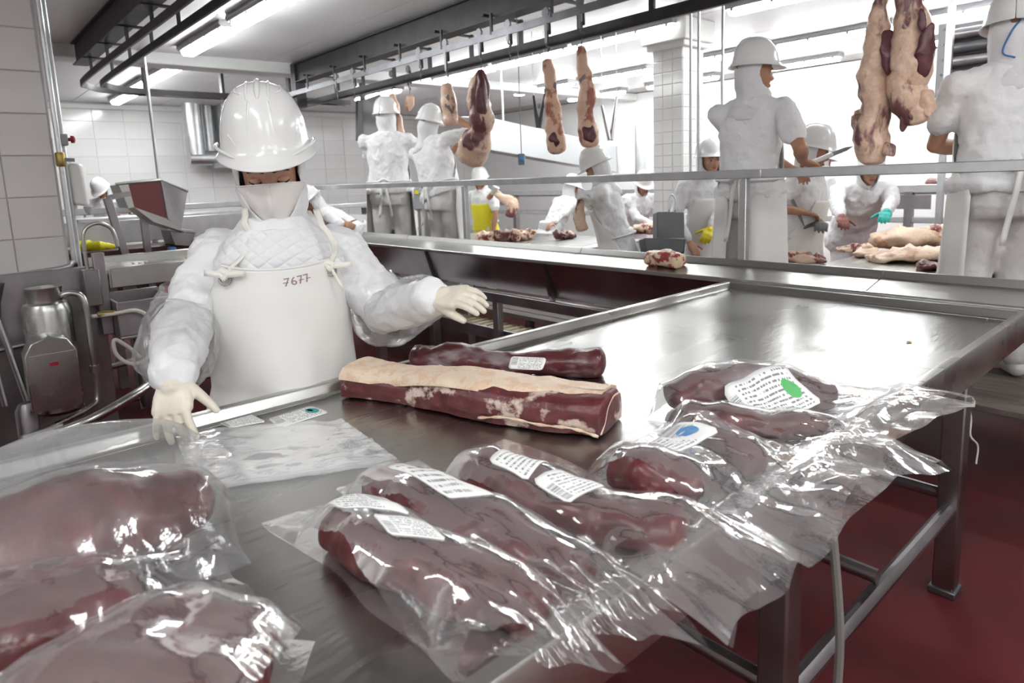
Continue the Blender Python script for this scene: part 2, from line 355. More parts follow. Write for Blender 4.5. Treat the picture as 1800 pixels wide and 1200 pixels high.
for y in (-.4, 1.5, 3.5, 5.5):
    MB().span((3.22, y, 0), (3.27, y+.05, .36)).span((3.78, y, 0), (3.83, y+.05, .36)).build('leg', MT['mid_iron'], pf)
# boning table behind the platform
bt = empty('boning_table', (4.5, 3, 0), 'long steel boning table covered with trimmings behind the standing workers', 'table')
for a, b in ((-.8, 1.80), (3.75, 7.6)): MB().span((3.9, a, .78), (5.0, b, .80)).build('top_plate', MT['steel_top'], bt, bevel=.004)
for a, b, t in ((1.02, 1.80, .805), (3.75, 7.6, .805), (-.8, 1.0, .82)): MB().span((3.88, a, .74), (3.913, b, t)).build('front_edge', MT['steel'], bt, bevel=.004)
for y in (-.5, 1.7, 3.9, 7.3):
    for x in (3.97, 4.93): MB().span((x-.03, y-.03, 0), (x+.03, y+.03, .78)).build('leg', MT['steel_dark'], bt)
# rear tables and rails near the right wall
rt = empty('rear_conveyor', (7.6, 3, 0), 'raised steel conveyor frame along the far right wall', 'conveyor')
MB().span((7.3, -.5, 1.12), (7.36, 9.0, 1.20)).build('side_rail', MT['galv'], rt, bevel=.006)
MB().span((7.36, -.5, 1.10), (7.95, 9.0, 1.15)).build('bed', MT['white_plastic'], rt)
MB().span((7.3, -.5, .82), (7.36, 9.0, .88)).build('lower_rail', MT['galv'], rt, bevel=.006)
for y in (.3, 1.9, 2.3, 4.2, 6.2, 8.2):
    MB().span((7.29, y-.035, 0), (7.37, y+.035, 1.13)).build('leg', MT['steel_dark'], rt)
    MB().span((7.28, y+.2, .96), (7.3, y+.5, 1.1)).build('bracket', MT['steel_dark'], rt)
tg = MB().beam((6.7, 1.86, 0), (6.7, 1.86, CEIL), .05, .05).build('steel_post', MT['galv']); tag(tg, 'slim steel post rising behind the hanging meat to the ceiling', 'post')
# ------------------------------------------------------------------ people: tools
def nrm(v): v = np.array(v, float); return v/(np.linalg.norm(v)+1e-9)
def rtube(mb, pts, rad, n=12):
    """tapered limb with round ends"""
    P = [np.array(p, float) for p in pts]; R = list(rad) if hasattr(rad, '__len__') else [rad]*len(P)
    a = nrm(P[0]-P[1]); b = nrm(P[-1]-P[-2]); pre = []; post = []; pr = []; po = []
    for k in (1., .8, .45): pre.append(P[0]+a*R[0]*k); pr.append(max(.02, math.sqrt(1-k*k+1e-4))*R[0])
    for k in (.45, .8, 1.): post.append(P[-1]+b*R[-1]*k); po.append(max(.02, math.sqrt(1-k*k+1e-4))*R[-1])
    return mb.tube(pre+P+post, pr+R+po, n)
def ell(c, ax, ay, n=20, e=2.0):
    out = []
    for j in range(n):
        t = 2*math.pi*j/n; u, v = math.cos(t), math.sin(t)
        out.append(c+ax*(abs(u)**(2/e)*np.sign(u))+ay*(abs(v)**(2/e)*np.sign(v)))
    return out
def ellipsoid(mb, c, X, Y, Z, n=16, m=10):
    c, X, Y, Z = [np.array(q, float) for q in (c, X, Y, Z)]
    rings = []
    for i in range(m+1):
        a = math.pi*(i/m-.5); k = max(.02, math.cos(a)); rings.append(ell(c+Z*math.sin(a), X*k, Y*k, n))
    return mb.loft(rings)
_tex = {}
def cloud(scale, depth=2, kind='CLOUDS'):
    k = (scale, depth, kind)
    if k not in _tex:
        t = bpy.data.textures.new('folds', kind); t.noise_scale = scale
        if kind == 'CLOUDS': t.noise_depth = depth
        _tex[k] = t
    return _tex[k]
def remesh(mb, name, mat, par, voxel, it=4, disp=(), fac=.5):
    me = mb.mesh('tmp'); bm = bmesh.new(); bm.from_mesh(me); bmesh.ops.recalc_face_normals(bm, faces=bm.faces); bm.to_mesh(me); bm.free()
    t = bpy.data.objects.new('tmp', me); COL.objects.link(t)
    m = t.modifiers.new('r', 'REMESH'); m.mode = 'VOXEL'; m.voxel_size = voxel
    if it: m = t.modifiers.new('s', 'SMOOTH'); m.iterations = it; m.factor = fac
    for sc_, st_, kd in disp:
        m = t.modifiers.new('d', 'DISPLACE'); m.texture = cloud(sc_, 2, kd); m.strength = st_; m.mid_level = .5; m.texture_coords = 'GLOBAL'
    dg = bpy.context.evaluated_depsgraph_get(); me2 = bpy.data.meshes.new_from_object(t.evaluated_get(dg)); me2.name = name
    bpy.data.objects.remove(t); bpy.data.meshes.remove(me)
    me2.materials.clear(); me2.materials.append(mat)
    me2.polygons.foreach_set('use_smooth', [True]*len(me2.polygons))
    o = bpy.data.objects.new(name, me2); COL.objects.link(o); return parent(o, par)
def sheet(G, name, mat, par, thick=.004, sub=0, smooth=180):
    o = MB().grid(G).build(name, mat, par, smooth, fixn=False)
    if thick: m = o.modifiers.new('solid', 'SOLIDIFY'); m.thickness = thick; m.offset = 0
    if sub: m = o.modifiers.new('sub', 'SUBSURF'); m.levels = sub; m.render_levels = sub
    return o
def cloth(name, col, rough=.85, b=.45, bs=11, fine=.1):
    m, nt, p = newmat(name); p.inputs['Roughness'].default_value = rough; p.inputs['Base Color'].default_value = (*col, 1); p.inputs['Specular IOR Level'].default_value = .25
    n = tex(nt, 6, detail=6); lo = [c*.9 for c in col]
    r = ramp(nt, n.outputs[0], [(.35, lo), (.65, col)]); nt.links.new(r.outputs[0], p.inputs['Base Color'])
    b1 = bump(nt, p, tex(nt, bs, detail=3).outputs[0], b, .03); bump(nt, p, tex(nt, 300, detail=1).outputs[0], fine, .002, b1); return m
MT['cloth'] = cloth('white_cotton', (.83, .83, .84)); MT['cloth_grey'] = cloth('greyish_cotton', (.70, .68, .66)); MT['hoodcloth'] = cloth('white_jersey', (.78, .78, .79), b=.12, bs=30)
MT['apron'] = M('white_vinyl_apron', (.80, .79, .765), .42, var=.04, vscale=3, bmp=.12, bscale=7, bdist=.02)
MT['helmet'] = M('white_helmet_plastic', (.82, .82, .81), .16, spec=.55)
MT['skin'] = M('skin', (.42, .215, .135), .5, var=.12, vscale=14, bmp=.05, bscale=120, sss=.08)
MT['skin_pale'] = M('skin_light', (.52, .29, .20), .5, var=.1, vscale=14, bmp=.05, bscale=120, sss=.08)
MT['latex'] = M('latex_glove', (.70, .64, .54), .38, var=.08, vscale=20, bmp=.3, bscale=45, bdist=.006)
MT['hair'] = M('dark_hair', (.02, .014, .01), .6)
MT['eye'] = M('eye_white', (.65, .62, .58), .2); MT['iris'] = M('dark_iris', (.02, .012, .008), .15)
MT['lips'] = M('lips', (.36, .13, .105), .45)
MT['boot'] = M('white_rubber_boot', (.70, .69, .66), .4)
def hand(mb, w, D, N, side, curl=(.5, .5, .55, .6), spread=.08, s=1., r=1., thumb=(.5, .45), L=.19):
    """w wrist, D finger direction, N out of the back of the hand, side +1: thumb towards cross(N, D)"""
    D = nrm(D); N = nrm(np.array(N)-D*np.dot(N, D)); T = np.cross(N, D)*side; k = L/.19*s
    rings = []
    for t, wx, th in ((-.015, .026, .02), (.015, .031, .019), (.05, .041, .016), (.085, .043, .014), (.098, .036, .010)):
        rings.append(ell(w+D*t*k-N*.003, T*wx*k*.5*2*r*.98, N*th*k*r*1.02, 14, 2.6))
    mb.loft(rings)
    for i, (off, ln, rr) in enumerate(((.031, .072, .0088), (.0105, .080, .0092), (-.0105, .075, .0088), (-.031, .058, .0078))):
        p = w+D*.088*k+T*off*k; d = nrm(D+T*spread*(1.5-i)*.9); c = curl[i]; pts = [p-D*.02*k, p]; a = .25*c
        for q, f in enumerate((.44, .31, .25)):
            a += c*(.55, .9, .6)[q]; dd = d*math.cos(a)-N*math.sin(a); p = p+dd*ln*f*k; pts.append(p)
        rtube(mb, pts, [rr*k*r*1.05, rr*k*r*1.05, rr*k*r, rr*k*r*.92, rr*k*r*.78], 10)
    p = w+D*.025*k+T*.026*k-N*.006*k; d = nrm(D*.55+T*(.55+thumb[0]*.5)-N*.25); pts = [p-d*.01*k, p]
    for q, f in enumerate((.040, .030, .024)):
        pts.append(pts[-1]+d*f*k); d = nrm(d+D*.25*(1-thumb[1])-N*thumb[1]*.35)
    rtube(mb, pts, [.015*k*r, .0145*k*r, .0115*k*r, .0098*k*r, .008*k*r], 10)
    return mb
def ik(a, t, l1, l2, pole):
    a, t = np.array(a, float), np.array(t, float); d = t-a; L = np.linalg.norm(d); L2 = min(L, (l1+l2)*.995); d = d/(L+1e-9)
    x = (l1*l1-l2*l2+L2*L2)/(2*L2); hgt = math.sqrt(max(0, l1*l1-x*x)); p = np.array(pole, float); p = nrm(p-d*np.dot(p, d))
    return a+d*x+p*hgt, a+d*L2
def head_frame(yaw, pitch, roll=0):
    """pitch > 0 looks down; returns forward, left, up"""
    F = np.array([math.cos(yaw)*math.cos(pitch), math.sin(yaw)*math.cos(pitch), -math.sin(pitch)])
    L = np.array([-math.sin(yaw), math.cos(yaw), 0.]); U = np.cross(F, L)
    return F, L*math.cos(roll)+U*math.sin(roll), U*math.cos(roll)-L*math.sin(roll)
def add_head(mb, c, hf, s, ears=True):
    F, L, U = hf
    ellipsoid(mb, c+U*.022*s-F*.012*s, L*.076*s, F*.094*s, U*.094*s)          # cranium
    rings = []
    for z, f0, wx, dy in ((.055, .02, .068, .072), (.01, .02, .068, .073), (-.03, .022, .066, .070), (-.065, .025, .057, .062), (-.09, .03, .046, .052), (-.112, .036, .030, .038), (-.120, .036, .012, .018)):
        rings.append(ell(c+U*z*s+F*f0*s, L*wx*s, F*dy*s, 18, 2.3))
    mb.loft(rings)
    for sd in (-1, 1):
        ellipsoid(mb, c+F*.080*s+L*sd*.032*s+U*.010*s, L*.020*s, F*.010*s, U*.008*s, 10, 6)   # brow
        ellipsoid(mb, c+F*.076*s+L*sd*.040*s-U*.035*s, L*.018*s, F*.014*s, U*.016*s, 10, 6)   # cheek
        if ears: ellipsoid(mb, c-F*.006*s+L*sd*.077*s-U*.012*s, L*.010*s, F*.018*s, U*.031*s, 10, 8)
    # nose
    mb.loft([ell(c+U*z*s+F*f*s, L*w*s, F*d*s, 10) for z, f, w, d in ((.006, .083, .007, .010), (-.012, .092, .009, .012), (-.030, .102, .013, .015), (-.040, .101, .016, .014), (-.046, .094, .012, .010))])
    ellipsoid(mb, c+F*.080*s-U*.106*s, L*.022*s, F*.016*s, U*.016*s, 10, 6)   # chin
    return mb
def face_parts(c, hf, s, body, brow=True, down=0.):
    F, L, U = hf
    for sd in (-1, 1):
        e = c+F*.0815*s+L*sd*.032*s-U*.008*s
        if down:
            ellipsoid(MB(), e+F*.001*s, L*.0165*s, F*.0125*s, U*.0100*s, 14, 8).build('eyelid', body.data.materials[0], body, 180)
            rtube(MB(), [e+L*l*s+U*z*s+F*f*s for l, z, f in ((-.0165, -.002, .004), (-.008, -.0065, .0105), (0, -.008, .0115), (.008, -.0065, .0105), (.0165, -.002, .004))], [.0014*s, .0026*s, .0030*s, .0026*s, .0014*s], 6).build('eyelash', MT['hair'], body, 180)
            rtube(MB(), [c+F*f*s+L*sd*l*s+U*z*s for l, z, f in ((.014, .015, .0925), (.032, .021, .0905), (.050, .014, .083))], [.0045*s, .0042*s, .002*s], 8).build('eyebrow', MT['hair'], body, 180)
            continue
        ey = ellipsoid(MB(), e, L*.0145*s, F*.0115*s, U*.0075*s, 12, 8).build('eye', MT['eye'], body, 180)
        ellipsoid(MB(), e+F*.0085*s-U*.002*s, L*.006*s, F*.004*s, U*.006*s, 10, 6).build('iris', MT['iris'], ey, 180)
        if brow:
            rtube(MB(), [c+F*f*s+L*sd*l*s+U*z*s for l, z, f in ((.014, .013, .0925), (.032, .018, .0905), (.048, .012, .083))], [.0045*s, .0042*s, .002*s], 8).build('eyebrow', MT['hair'], body, 180)
        rtube(MB(), [e+L*l*s+U*z*s+F*f*s for l, z, f in ((-.014, .001, .006), (0, .0065, .0115), (.014, .001, .006))], [.0016*s, .002*s, .0016*s], 6).build('eyelash', MT['hair'], body, 180)
    lp = MB(); ellipsoid(lp, c+F*.087*s-U*.068*s, L*.021*s, F*.010*s, U*.0045*s, 12, 6); ellipsoid(lp, c+F*.086*s-U*.077*s, L*.018*s, F*.010*s, U*.0055*s, 12, 6)
    remesh(lp, 'lips', MT['lips'], body, .002, 2)
def helmet(c, hf, s, par, fine=False, tilt=0.):
    """hard hat with front peak, centred on head centre c"""
    F, L, U = hf
    h = MT['helmet']; hp = c+U*(.068 if fine else .052)*s; DH = 1.32 if fine else 1.15
    prof = [(0.0, .118), (.30, .115), (.55, .104), (.75, .085), (.90, .055), (.97, .02), (1.0, -.012), (1.045, -.022)]
    n = 40; G = []
    for r, z in prof:
        row = []
        for j in range(n+1):
            t = 2*math.pi*j/n+math.pi; fx = math.cos(t); lx = math.sin(t); k = r
            brim = 0
            if z <= -.02: brim = max(0, fx)**1.2*.042+.012
            if z <= .02 and z > -.02: brim = max(0, fx)**3*.012*(1 if z < 0 else .4)
            p = hp+F*(fx*(k*.128*s+brim*s))+L*(lx*(k*.110*s+(.012*s if z <= -.02 else 0)))+U*((z*(DH if z > 0 else 1.08)-(brim*.16 if z <= -.02 else 0))*s)
            row.append(p)
        G.append(row)
    o = sheet(G, 'helmet', h, par, .004, 1)
    def surf(x, y, off=.002):
        """point on the dome at forward x, left y (metres, unit dome)"""
        a, b = x/.128, y/.110; r = min(.995, math.hypot(a, b)); zz = np.interp(r, [q[0] for q in prof[:-1]], [q[1] for q in prof[:-1]])*DH
        return hp+F*x*s+L*y*s+U*(zz+off)*s
    for y, w in ((0, .012), (.026, .006), (-.026, .006)):
        pts = [surf(x, y, .001) for x in np.linspace(-.09, .080, 12)]
        rtube(MB(), pts, [w*.35*s]+[w*s*.62]*(len(pts)-2)+[w*.35*s], 8).build('ridge', h, o, 180)
    if fine:
        for sd in (-1, 1):
            pts = [surf(x, sd*y, .0) for x, y in ((.085, .022), (.100, .026), (.112, .030), (.1165, .034), (.112, .052), (.098, .066), (.078, .080))]
            rtube(MB(), smooth_path(pts, 4), .0032*s, 6).build('moulding', h, o, 180)
            pts = [surf(x, sd*y, -.001) for x, y in ((.055, .040), (.035, .052), (.01, .055), (-.02, .05))]
            rtube(MB(), smooth_path(pts, 4), .004*s, 6).build('vent_moulding', h, o, 180)
            pts = []
        for sd in (-1, 1):
            pts = [hp+F*f*s+L*sd*l*s+U*z*s for f, l, z in ((.128, .03, -.012), (.112, .065, -.010), (.08, .095, -.002), (.03, .119, .004), (-.03, .121, .0))]
            rtube(MB(), smooth_path(pts, 4), .0048*s, 6).build('band_moulding', h, o, 180)
    return o
def hood(c, hf, s, neck, chest_c, S, par, mat=None, open_deg=70, flare=1.0, closed=False):
    """jersey hood: wraps skull, cheeks and neck, open at the face"""
    F, L, U = hf; mat = mat or MT['hoodcloth']; G = []
    lev = [(.105, .055, .06, 10, 0), (.085, .078, .085, 40, 0), (.05, .088, .100, open_deg, 0), (.0, .089, .104, open_deg+4, 0), (-.05, .087, .103, open_deg, 0), (-.085, .083, .100, open_deg-12, .004), (-.115, .078, .097, 26, .010), (-.135, .076, .092, 8, .008), (-.16, .073*flare, .084*flare, .5, -.002), (-.185, .084*flare, .092*flare, .3, -.010), (-.21, .106*flare, .101*flare, .2, -.018), (-.235, .116*flare, .102*flare, .2, -.022), (-.262, .100, .088, .2, -.022)]
    n = 30
    ndir = nrm(np.array(neck)-np.array(c))
    for z, rx, ry, od, fo in lev:
        row = []; od = math.radians(od)
        if z >= -.13: cc = c+U*z*s
        else: cc = c-U*.13*s*.999+ndir*(-z-.13)*s
        k = min(1, max(0, (-z-.1)/.12)); f2 = nrm(F*(1-k)+nrm(F-S*np.dot(F, S))*k); l2 = nrm(L*(1-k)+nrm(L-S*np.dot(L, S))*k)
        for j in range(n+1):
            t = od+(2*math.pi-2*od)*j/n
            row.append(cc+f2*(math.cos(t)*ry*s+fo*s)+l2*(math.sin(t)*rx*s))
        G.append(row)
    o = sheet(G, 'hood', mat, par, .006, 1)
    m = o.modifiers.new('d', 'DISPLACE'); m.texture = cloud(.06); m.strength = .022; m.texture_coords = 'GLOBAL'; m.mid_level = .5
    return o
def person(label, base, yaw, h=1.72, lean=0., side=0., twist=0., head=(0, 0, 0), hR=None, hL=None, poleR=None, poleL=None, J=None, skin='skin', sleeves='short', gloveR=None, gloveL=None,
           hand_R={}, hand_L={}, apron=True, apron_back=False, trouser='cloth', jacket='cloth', face=True, hoodon=True, hm=True, bulk=1., voxel=.0085, group=None, stride=0., head_off=(0, 0), mask=False, fine=False, jvox=.011, capron='apron', name='person', mkapron=True, hem=.02, hsc=1., flare=1., vest=None, sl=(.070, .060, .043), eyes_down=0, jh=-.075, opn=70, wrap=1.75):
    base = np.array(base, float); z = np.array([0, 0, 1.])
    F = np.array([math.cos(yaw), math.sin(yaw), 0]); Lf = np.array([-math.sin(yaw), math.cos(yaw), 0])
    S = nrm(z*math.cos(lean)*math.cos(side)+F*math.sin(lean)+Lf*math.sin(side))
    yt = yaw+twist; Ft = np.array([math.cos(yt), math.sin(yt), 0]); Ft = nrm(Ft-S*np.dot(Ft, S)); Lt = np.cross(S, Ft)
    hip = base+z*.505*h-F*math.sin(lean)*.06*h
    j = {'hip': hip, 'neck': hip+S*.325*h, 'chest': hip+S*.215*h+Ft*.005*h}
    j['shL'] = hip+S*.280*h+Lt*.108*h*bulk; j['shR'] = hip+S*.280*h-Lt*.108*h*bulk
    hy, hpit, hr = head; hf = head_frame(yaw+hy, hpit, hr)
    j['head'] = j['neck']+nrm(S*.6+z*.6)*.078*h+hf[0]*.012*h+Lf*head_off[0]+F*head_off[1]
    for sd, k in ((1, 'L'), (-1, 'R')):
        j['hip'+k] = hip+Lf*sd*.052*h-z*.02*h; j['an'+k] = base+Lf*sd*.062*h+z*.05*h+F*stride*sd; j['kn'+k] = (j['hip'+k]+j['an'+k])/2+F*.018*h
    tg = {'R': hR, 'L': hL}
    if J: j.update({k: np.array(v, float) for k, v in J.items()})
    for sd, k in ((1, 'L'), (-1, 'R')):
        if 'el'+k not in j:
            t = tg[k] if tg[k] is not None else j['sh'+k]-z*.30*h+Ft*.10*h+Lt*sd*.03*h
            pole = (poleL if k == 'L' else poleR); pole = pole if pole is not None else -z*.6-Ft*.5+Lt*sd*.6
            j['el'+k], j['wr'+k] = ik(j['sh'+k], t, .170*h, .150*h, pole)
    hs = h/1.72
    # ---- skin body, one surface
    b = MB(); c = j['head']; add_head(b, c, hf, hs*hsc, ears=not hoodon)
    b.loft([ell(p, Lt*rx*hs, Ft*ry*hs, 14) for p, rx, ry in ((c-hf[2]*.07*hs-hf[0]*.01, .052, .058), (j['neck']+S*.0, .056, .06), (j['neck']-S*.05*hs, .075, .065))])
    b.loft([ell(hip+S*t*h+Ft*.004*h, Lt*rx*hs*bulk, Ft*ry*hs*bulk, 18, 2.3) for t, rx, ry in ((-.05, .13, .09), (.0, .152, .10), (.08, .135, .095), (.16, .145, .10), (.23, .155, .105), (.285, .13, .085), (.31, .08, .065))])
    for k in 'LR':
        rtube(b, [j['sh'+k], j['el'+k], j['wr'+k]], [.047*hs, .038*hs, .026*hs]); m_ = (j['el'+k]*.65+j['wr'+k]*.35); rtube(b, [j['el'+k], m_, j['wr'+k]], [.037*hs, .041*hs, .026*hs])
        rtube(b, [j['hip'+k], j['kn'+k], j['an'+k]], [.078*hs, .055*hs, .037*hs])
        rtube(b, [j['an'+k]-z*.03*h, j['an'+k]-z*.03*h+F*.09*h], [.03*hs, .025*hs])
    HP = {}
    for k, kw, sd in (('L', dict(hand_L), 1), ('R', dict(hand_R), -1)):
        D = kw.pop('D', nrm(j['wr'+k]-j['el'+k])); N = kw.pop('N', None)
        if N is None: N = nrm(np.cross(D, Lt)) if abs(np.dot(D, Lt)) < .9 else S; N = N if np.dot(N, S) > 0 else -N
        HP[k] = (D, N, kw); tsd = kw.pop('tside', None); HP[k] = (D, N, kw, tsd if tsd is not None else -sd)
        gl = gloveL if k == 'L' else gloveR
        hand(b, j['wr'+k], D, N, HP[k][3], r=(.8 if gl else 1.05), s=hs, **kw)
    body = remesh(b, name, MT[skin], None, voxel, 3)
    tag(body, label, 'person', group)
    if face: face_parts(c, hf, hs*hsc, body, down=eyes_down)
    # ---- clothes
    for k in 'LR':
        gl = gloveL if k == 'L' else gloveR
        if gl:
            g = MB(); D, N, kw, ts = HP[k]; hand(g, j['wr'+k], D, N, ts, r=1.16, s=hs*1.02, **kw)
            rtube(g, [j['wr'+k]-nrm(j['wr'+k]-j['el'+k])*.055*hs, j['wr'+k], j['wr'+k]+D*.03*hs], [.034*hs, .031*hs, .030*hs])
            remesh(g, 'glove', MT[gl] if isinstance(gl, str) else gl, body, .0032 if fine else .006, 2)
    tr = MB()
    tr.loft([ell(hip+z*t*h, Lf*rx*hs*bulk, F*ry*hs*bulk, 18, 2.3) for t, rx, ry in ((.10, .150, .115), (.04, .165, .125), (-.03, .172, .135), (-.07, .16, .13))])
    for k in 'LR': rtube(tr, [j['hip'+k], j['kn'+k], j['an'+k]+z*.02*h], [.098*hs, .084*hs, .075*hs])
    remesh(tr, 'trousers', MT[trouser], body, .016, 4, [(.16, .02, 'CLOUDS')])
    for k in 'LR':
        bo = MB(); a = j['an'+k]; rtube(bo, [a+z*.12*h, a, a-z*.02*h], [.056*hs, .05*hs, .045*hs]); rtube(bo, [a-z*.022*h-F*.02, a-z*.026*h+F*.10*h], [.044*hs, .040*hs])
        remesh(bo, 'boot', MT['boot'], body, .014, 3)
    ja = MB()
    ja.loft([ell(hip+S*t*h+Ft*.004*h, Lt*rx*hs*bulk, Ft*ry*hs*bulk, 22, 2.4) for t, rx, ry in ((jh, .178+hem*.8, .138+hem*.8), (jh+.03, .182+hem, .140+hem), (.05, .168, .130), (.12, .162, .123), (.20, .176, .128), (.255, .168, .118), (.295, .125, .095), (.322, .085, .080))])
    for k in 'LR':
        rtube(ja, [j['neck']-S*.03*hs, j['sh'+k]-S*.012*hs], [.064*hs, .058*hs])
        rtube(ja, [j['sh'+k]*.75+j['chest']*.25, j['sh'+k], j['sh'+k]*.4+j['el'+k]*.6], [.070*hs, .064*hs, .058*hs])
        if sleeves == 'long': rtube(ja, [j['sh'+k], j['el'+k], j['wr'+k]-nrm(j['wr'+k]-j['el'+k])*.02], [sl[0]*hs, sl[1]*hs, sl[2]*hs])
        else: rtube(ja, [j['sh'+k], j['sh'+k]*.38+j['el'+k]*.62], [.064*hs, .066*hs])
    remesh(ja, 'jacket', MT[jacket], body, jvox, 4, [(.10, .034, 'CLOUDS'), (.04, .012, 'CLOUDS')])
    if vest:
        ve = MB()
        ve.loft([ell(hip+S*t*h+Ft*.004*h, Lt*rx*hs*bulk, Ft*ry*hs*bulk, 22, 2.4) for t, rx, ry in ((-.075, .198+hem, .158+hem), (-.03, .195+hem*.7, .155+hem*.6), (.05, .178, .143), (.12, .178, .141), (.20, .186, .145), (.255, .176, .134), (.285, .140, .118), (.305, .105, .10))])
        for k in 'LR':
            rtube(ve, [j['neck']-S*.055*hs, j['sh'+k]-S*.004*hs], [.070*hs, .076*hs]); rtube(ve, [j['sh'+k]*.6+j['chest']*.4, j['sh'+k]*.93+j['el'+k]*.07], [.09*hs, .088*hs])
        remesh(ve, 'vest', vest, body, .006, 5, [(.09, .016, 'CLOUDS')])
    if hoodon: hood(c, hf, hs*hsc, j['neck'], j['chest'], S, body, flare=flare, open_deg=opn)
    if hm: helmet(c, hf, hs*hsc, body, fine)
    # ---- apron: follows the chest, hangs below the hip
    def apf(u, v):
        """u -1..1 across, v 1 top of bib .. 0 hip .. -1 hem"""
        if v >= 0:
            t = v*.215; cc = hip+S*t*h; ff, ll = Ft, Lt; rx = np.interp(t, [0, .05, .12, .20, .3], [.185, .170, .172, .186, .15])*hs*bulk+.012; ry = np.interp(t, [0, .05, .12, .20, .3], [.150, .138, .137, .140, .12])*hs*bulk+.012
            w = np.interp(v, [0, .35, .7, 1], [wrap, 1.55, 1.0, .78])
        else:
            cc = hip+z*(v*.38*h); ff, ll = F, Lf; rx = (.185+.03*-v)*hs*bulk+.012; ry = (.150+.05*-v)*hs*bulk+.012; w = wrap
            if v > -.12: k = -v/.12; ff = nrm(Ft*(1-k)+F*k); ll = nrm(Lt*(1-k)+Lf*k)
        a = u*w; fold = .006*math.sin(9*a+2*v)*max(0, .5-v)
        return cc+ff*(math.cos(a)*(ry+fold))+ll*(math.sin(a)*(rx+fold))
    ap = None
    if apron:
        G = [[apf(u, v) for u in np.linspace(-1, 1, 33)] for v in np.linspace(1, -1, 40)]
        ap = sheet(G, 'apron', MT[capron], body, .004)
        tie = MB()
        for u in (-1, 1):
            pass
        pts = [hip+S*.06*h+Ft*math.cos(a)*(.140*hs*bulk+.02)+Lt*math.sin(a)*(.172*hs*bulk+.016) for a in np.linspace(1.5, 2*math.pi-1.5, 24)]
        tie.tube(pts, .008, 6)
        o_ = tie.build('apron_tie', MT['cloth'], body, 180)
        if apron_back:
            q = hip+S*.06*h-Ft*(.140*hs*bulk+.03)
            rtube(MB(), [q+Lt*.05, q+Lt*.012+S*.02, q-Lt*.012+S*.02, q-Lt*.05], [.01, .012, .012, .01], 8).build('bow', MT['apron'], body, 180)
            for sd in (-1, 1): sheet([[q+Lt*sd*.012+Lt*sd*t*.05-z*t*.34+Lt*w_*.012-Ft*.005*math.sin(6*t) for w_ in (-1, 1)] for t in np.linspace(0, 1, 10)], 'apron_tail', MT['apron'], body, .003)
    return body, j, (F, Lf, S, Ft, Lt, hf, hs), apf
# ------------------------------------------------------------------ the packer (main figure)
DW = 1.93
tq = nrm(np.array([-.75, -1.95, 0])); WYAW = math.atan2(tq[1], tq[0])+.05
wb_ = atd(508, 700, DW); wbase = np.array([wb_[0], wb_[1], 0.])
wJ = {'hip': wbase+np.array([0, 0, .80]), 'neck': atd(490, 400, 1.93), 'chest': atd(505, 500, 1.93), 'head': atd(474, 297, 1.84),
      'shR': atd(386, 448, 1.90), 'shL': atd(596, 440, 1.95),
      'elR': atd(325, 572, 1.74), 'wrR': atd(306, 660, 1.50), 'elL': atd(680, 548, 1.92), 'wrL': atd(766, 522, 1.72)}
handR = dict(D=nrm(atd(300, 745, 1.45)-wJ['wrR']), N=nrm(-FW+np.array([0, 0, .35])), curl=(.3, .5, .4, .35), spread=.2, thumb=(.1, .5))
handL = dict(D=nrm(atd(860, 518, 1.62)-wJ['wrL']), N=nrm(UP*.75-FW*.65), curl=(.3, .4, .45, .5), spread=.10, thumb=(-.7, .2))
def quilt(name, a, b, step):
    m, nt, p = newmat(name); p.inputs['Base Color'].default_value = (.80, .80, .81, 1); p.inputs['Roughness'].default_value = .65; p.inputs['Specular IOR Level'].default_value = .3
    tc = nt.nodes.new('ShaderNodeTexCoord'); K = nt.links.new; hs = []
    for v in (a, b):
        d = nt.nodes.new('ShaderNodeVectorMath'); d.operation = 'DOT_PRODUCT'; d.inputs[1].default_value = tuple(np.array(v)*math.pi/step); K(tc.outputs['Object'], d.inputs[0])
        s = nt.nodes.new('ShaderNodeMath'); s.operation = 'SINE'; K(d.outputs['Value'], s.inputs[0])
        t = nt.nodes.new('ShaderNodeMath'); t.operation = 'ABSOLUTE'; K(s.outputs[0], t.inputs[0])
        u = nt.nodes.new('ShaderNodeMath'); u.operation = 'POWER'; K(t.outputs[0], u.inputs[0]); u.inputs[1].default_value = .4; hs.append(u)
    mn = nt.nodes.new('ShaderNodeMath'); mn.operation = 'MULTIPLY'; K(hs[0].outputs[0], mn.inputs[0]); K(hs[1].outputs[0], mn.inputs[1])
    b1 = bump(nt, p, mn.outputs[0], .35, .012); bump(nt, p, tex(nt, 26, detail=3).outputs[0], .25, .02, b1); return m
MT['quilt'] = quilt('quilted_white_vest', RT*.8+UP, RT*.8-UP, .034)
packer, pj_, pf_, apf_ = person('packer in white hard hat, face mask and vinyl apron at the table', wbase, WYAW, h=1.62, lean=.04, J=wJ, head=(-.10, .26, .04), sleeves='long', gloveR='latex', gloveL='latex', hand_R=handR, hand_L=handL,
    apron=False, skin='skin_pale', opn=56, voxel=.005, fine=True, jvox=.007, bulk=.98, sl=(.084, .080, .058), hsc=1.12, flare=1.25, vest=MT['quilt'], eyes_down=1)
pF, pL, pS, pFt, pLt, phf, phs = pf_; pz = np.array([0, 0, 1.])
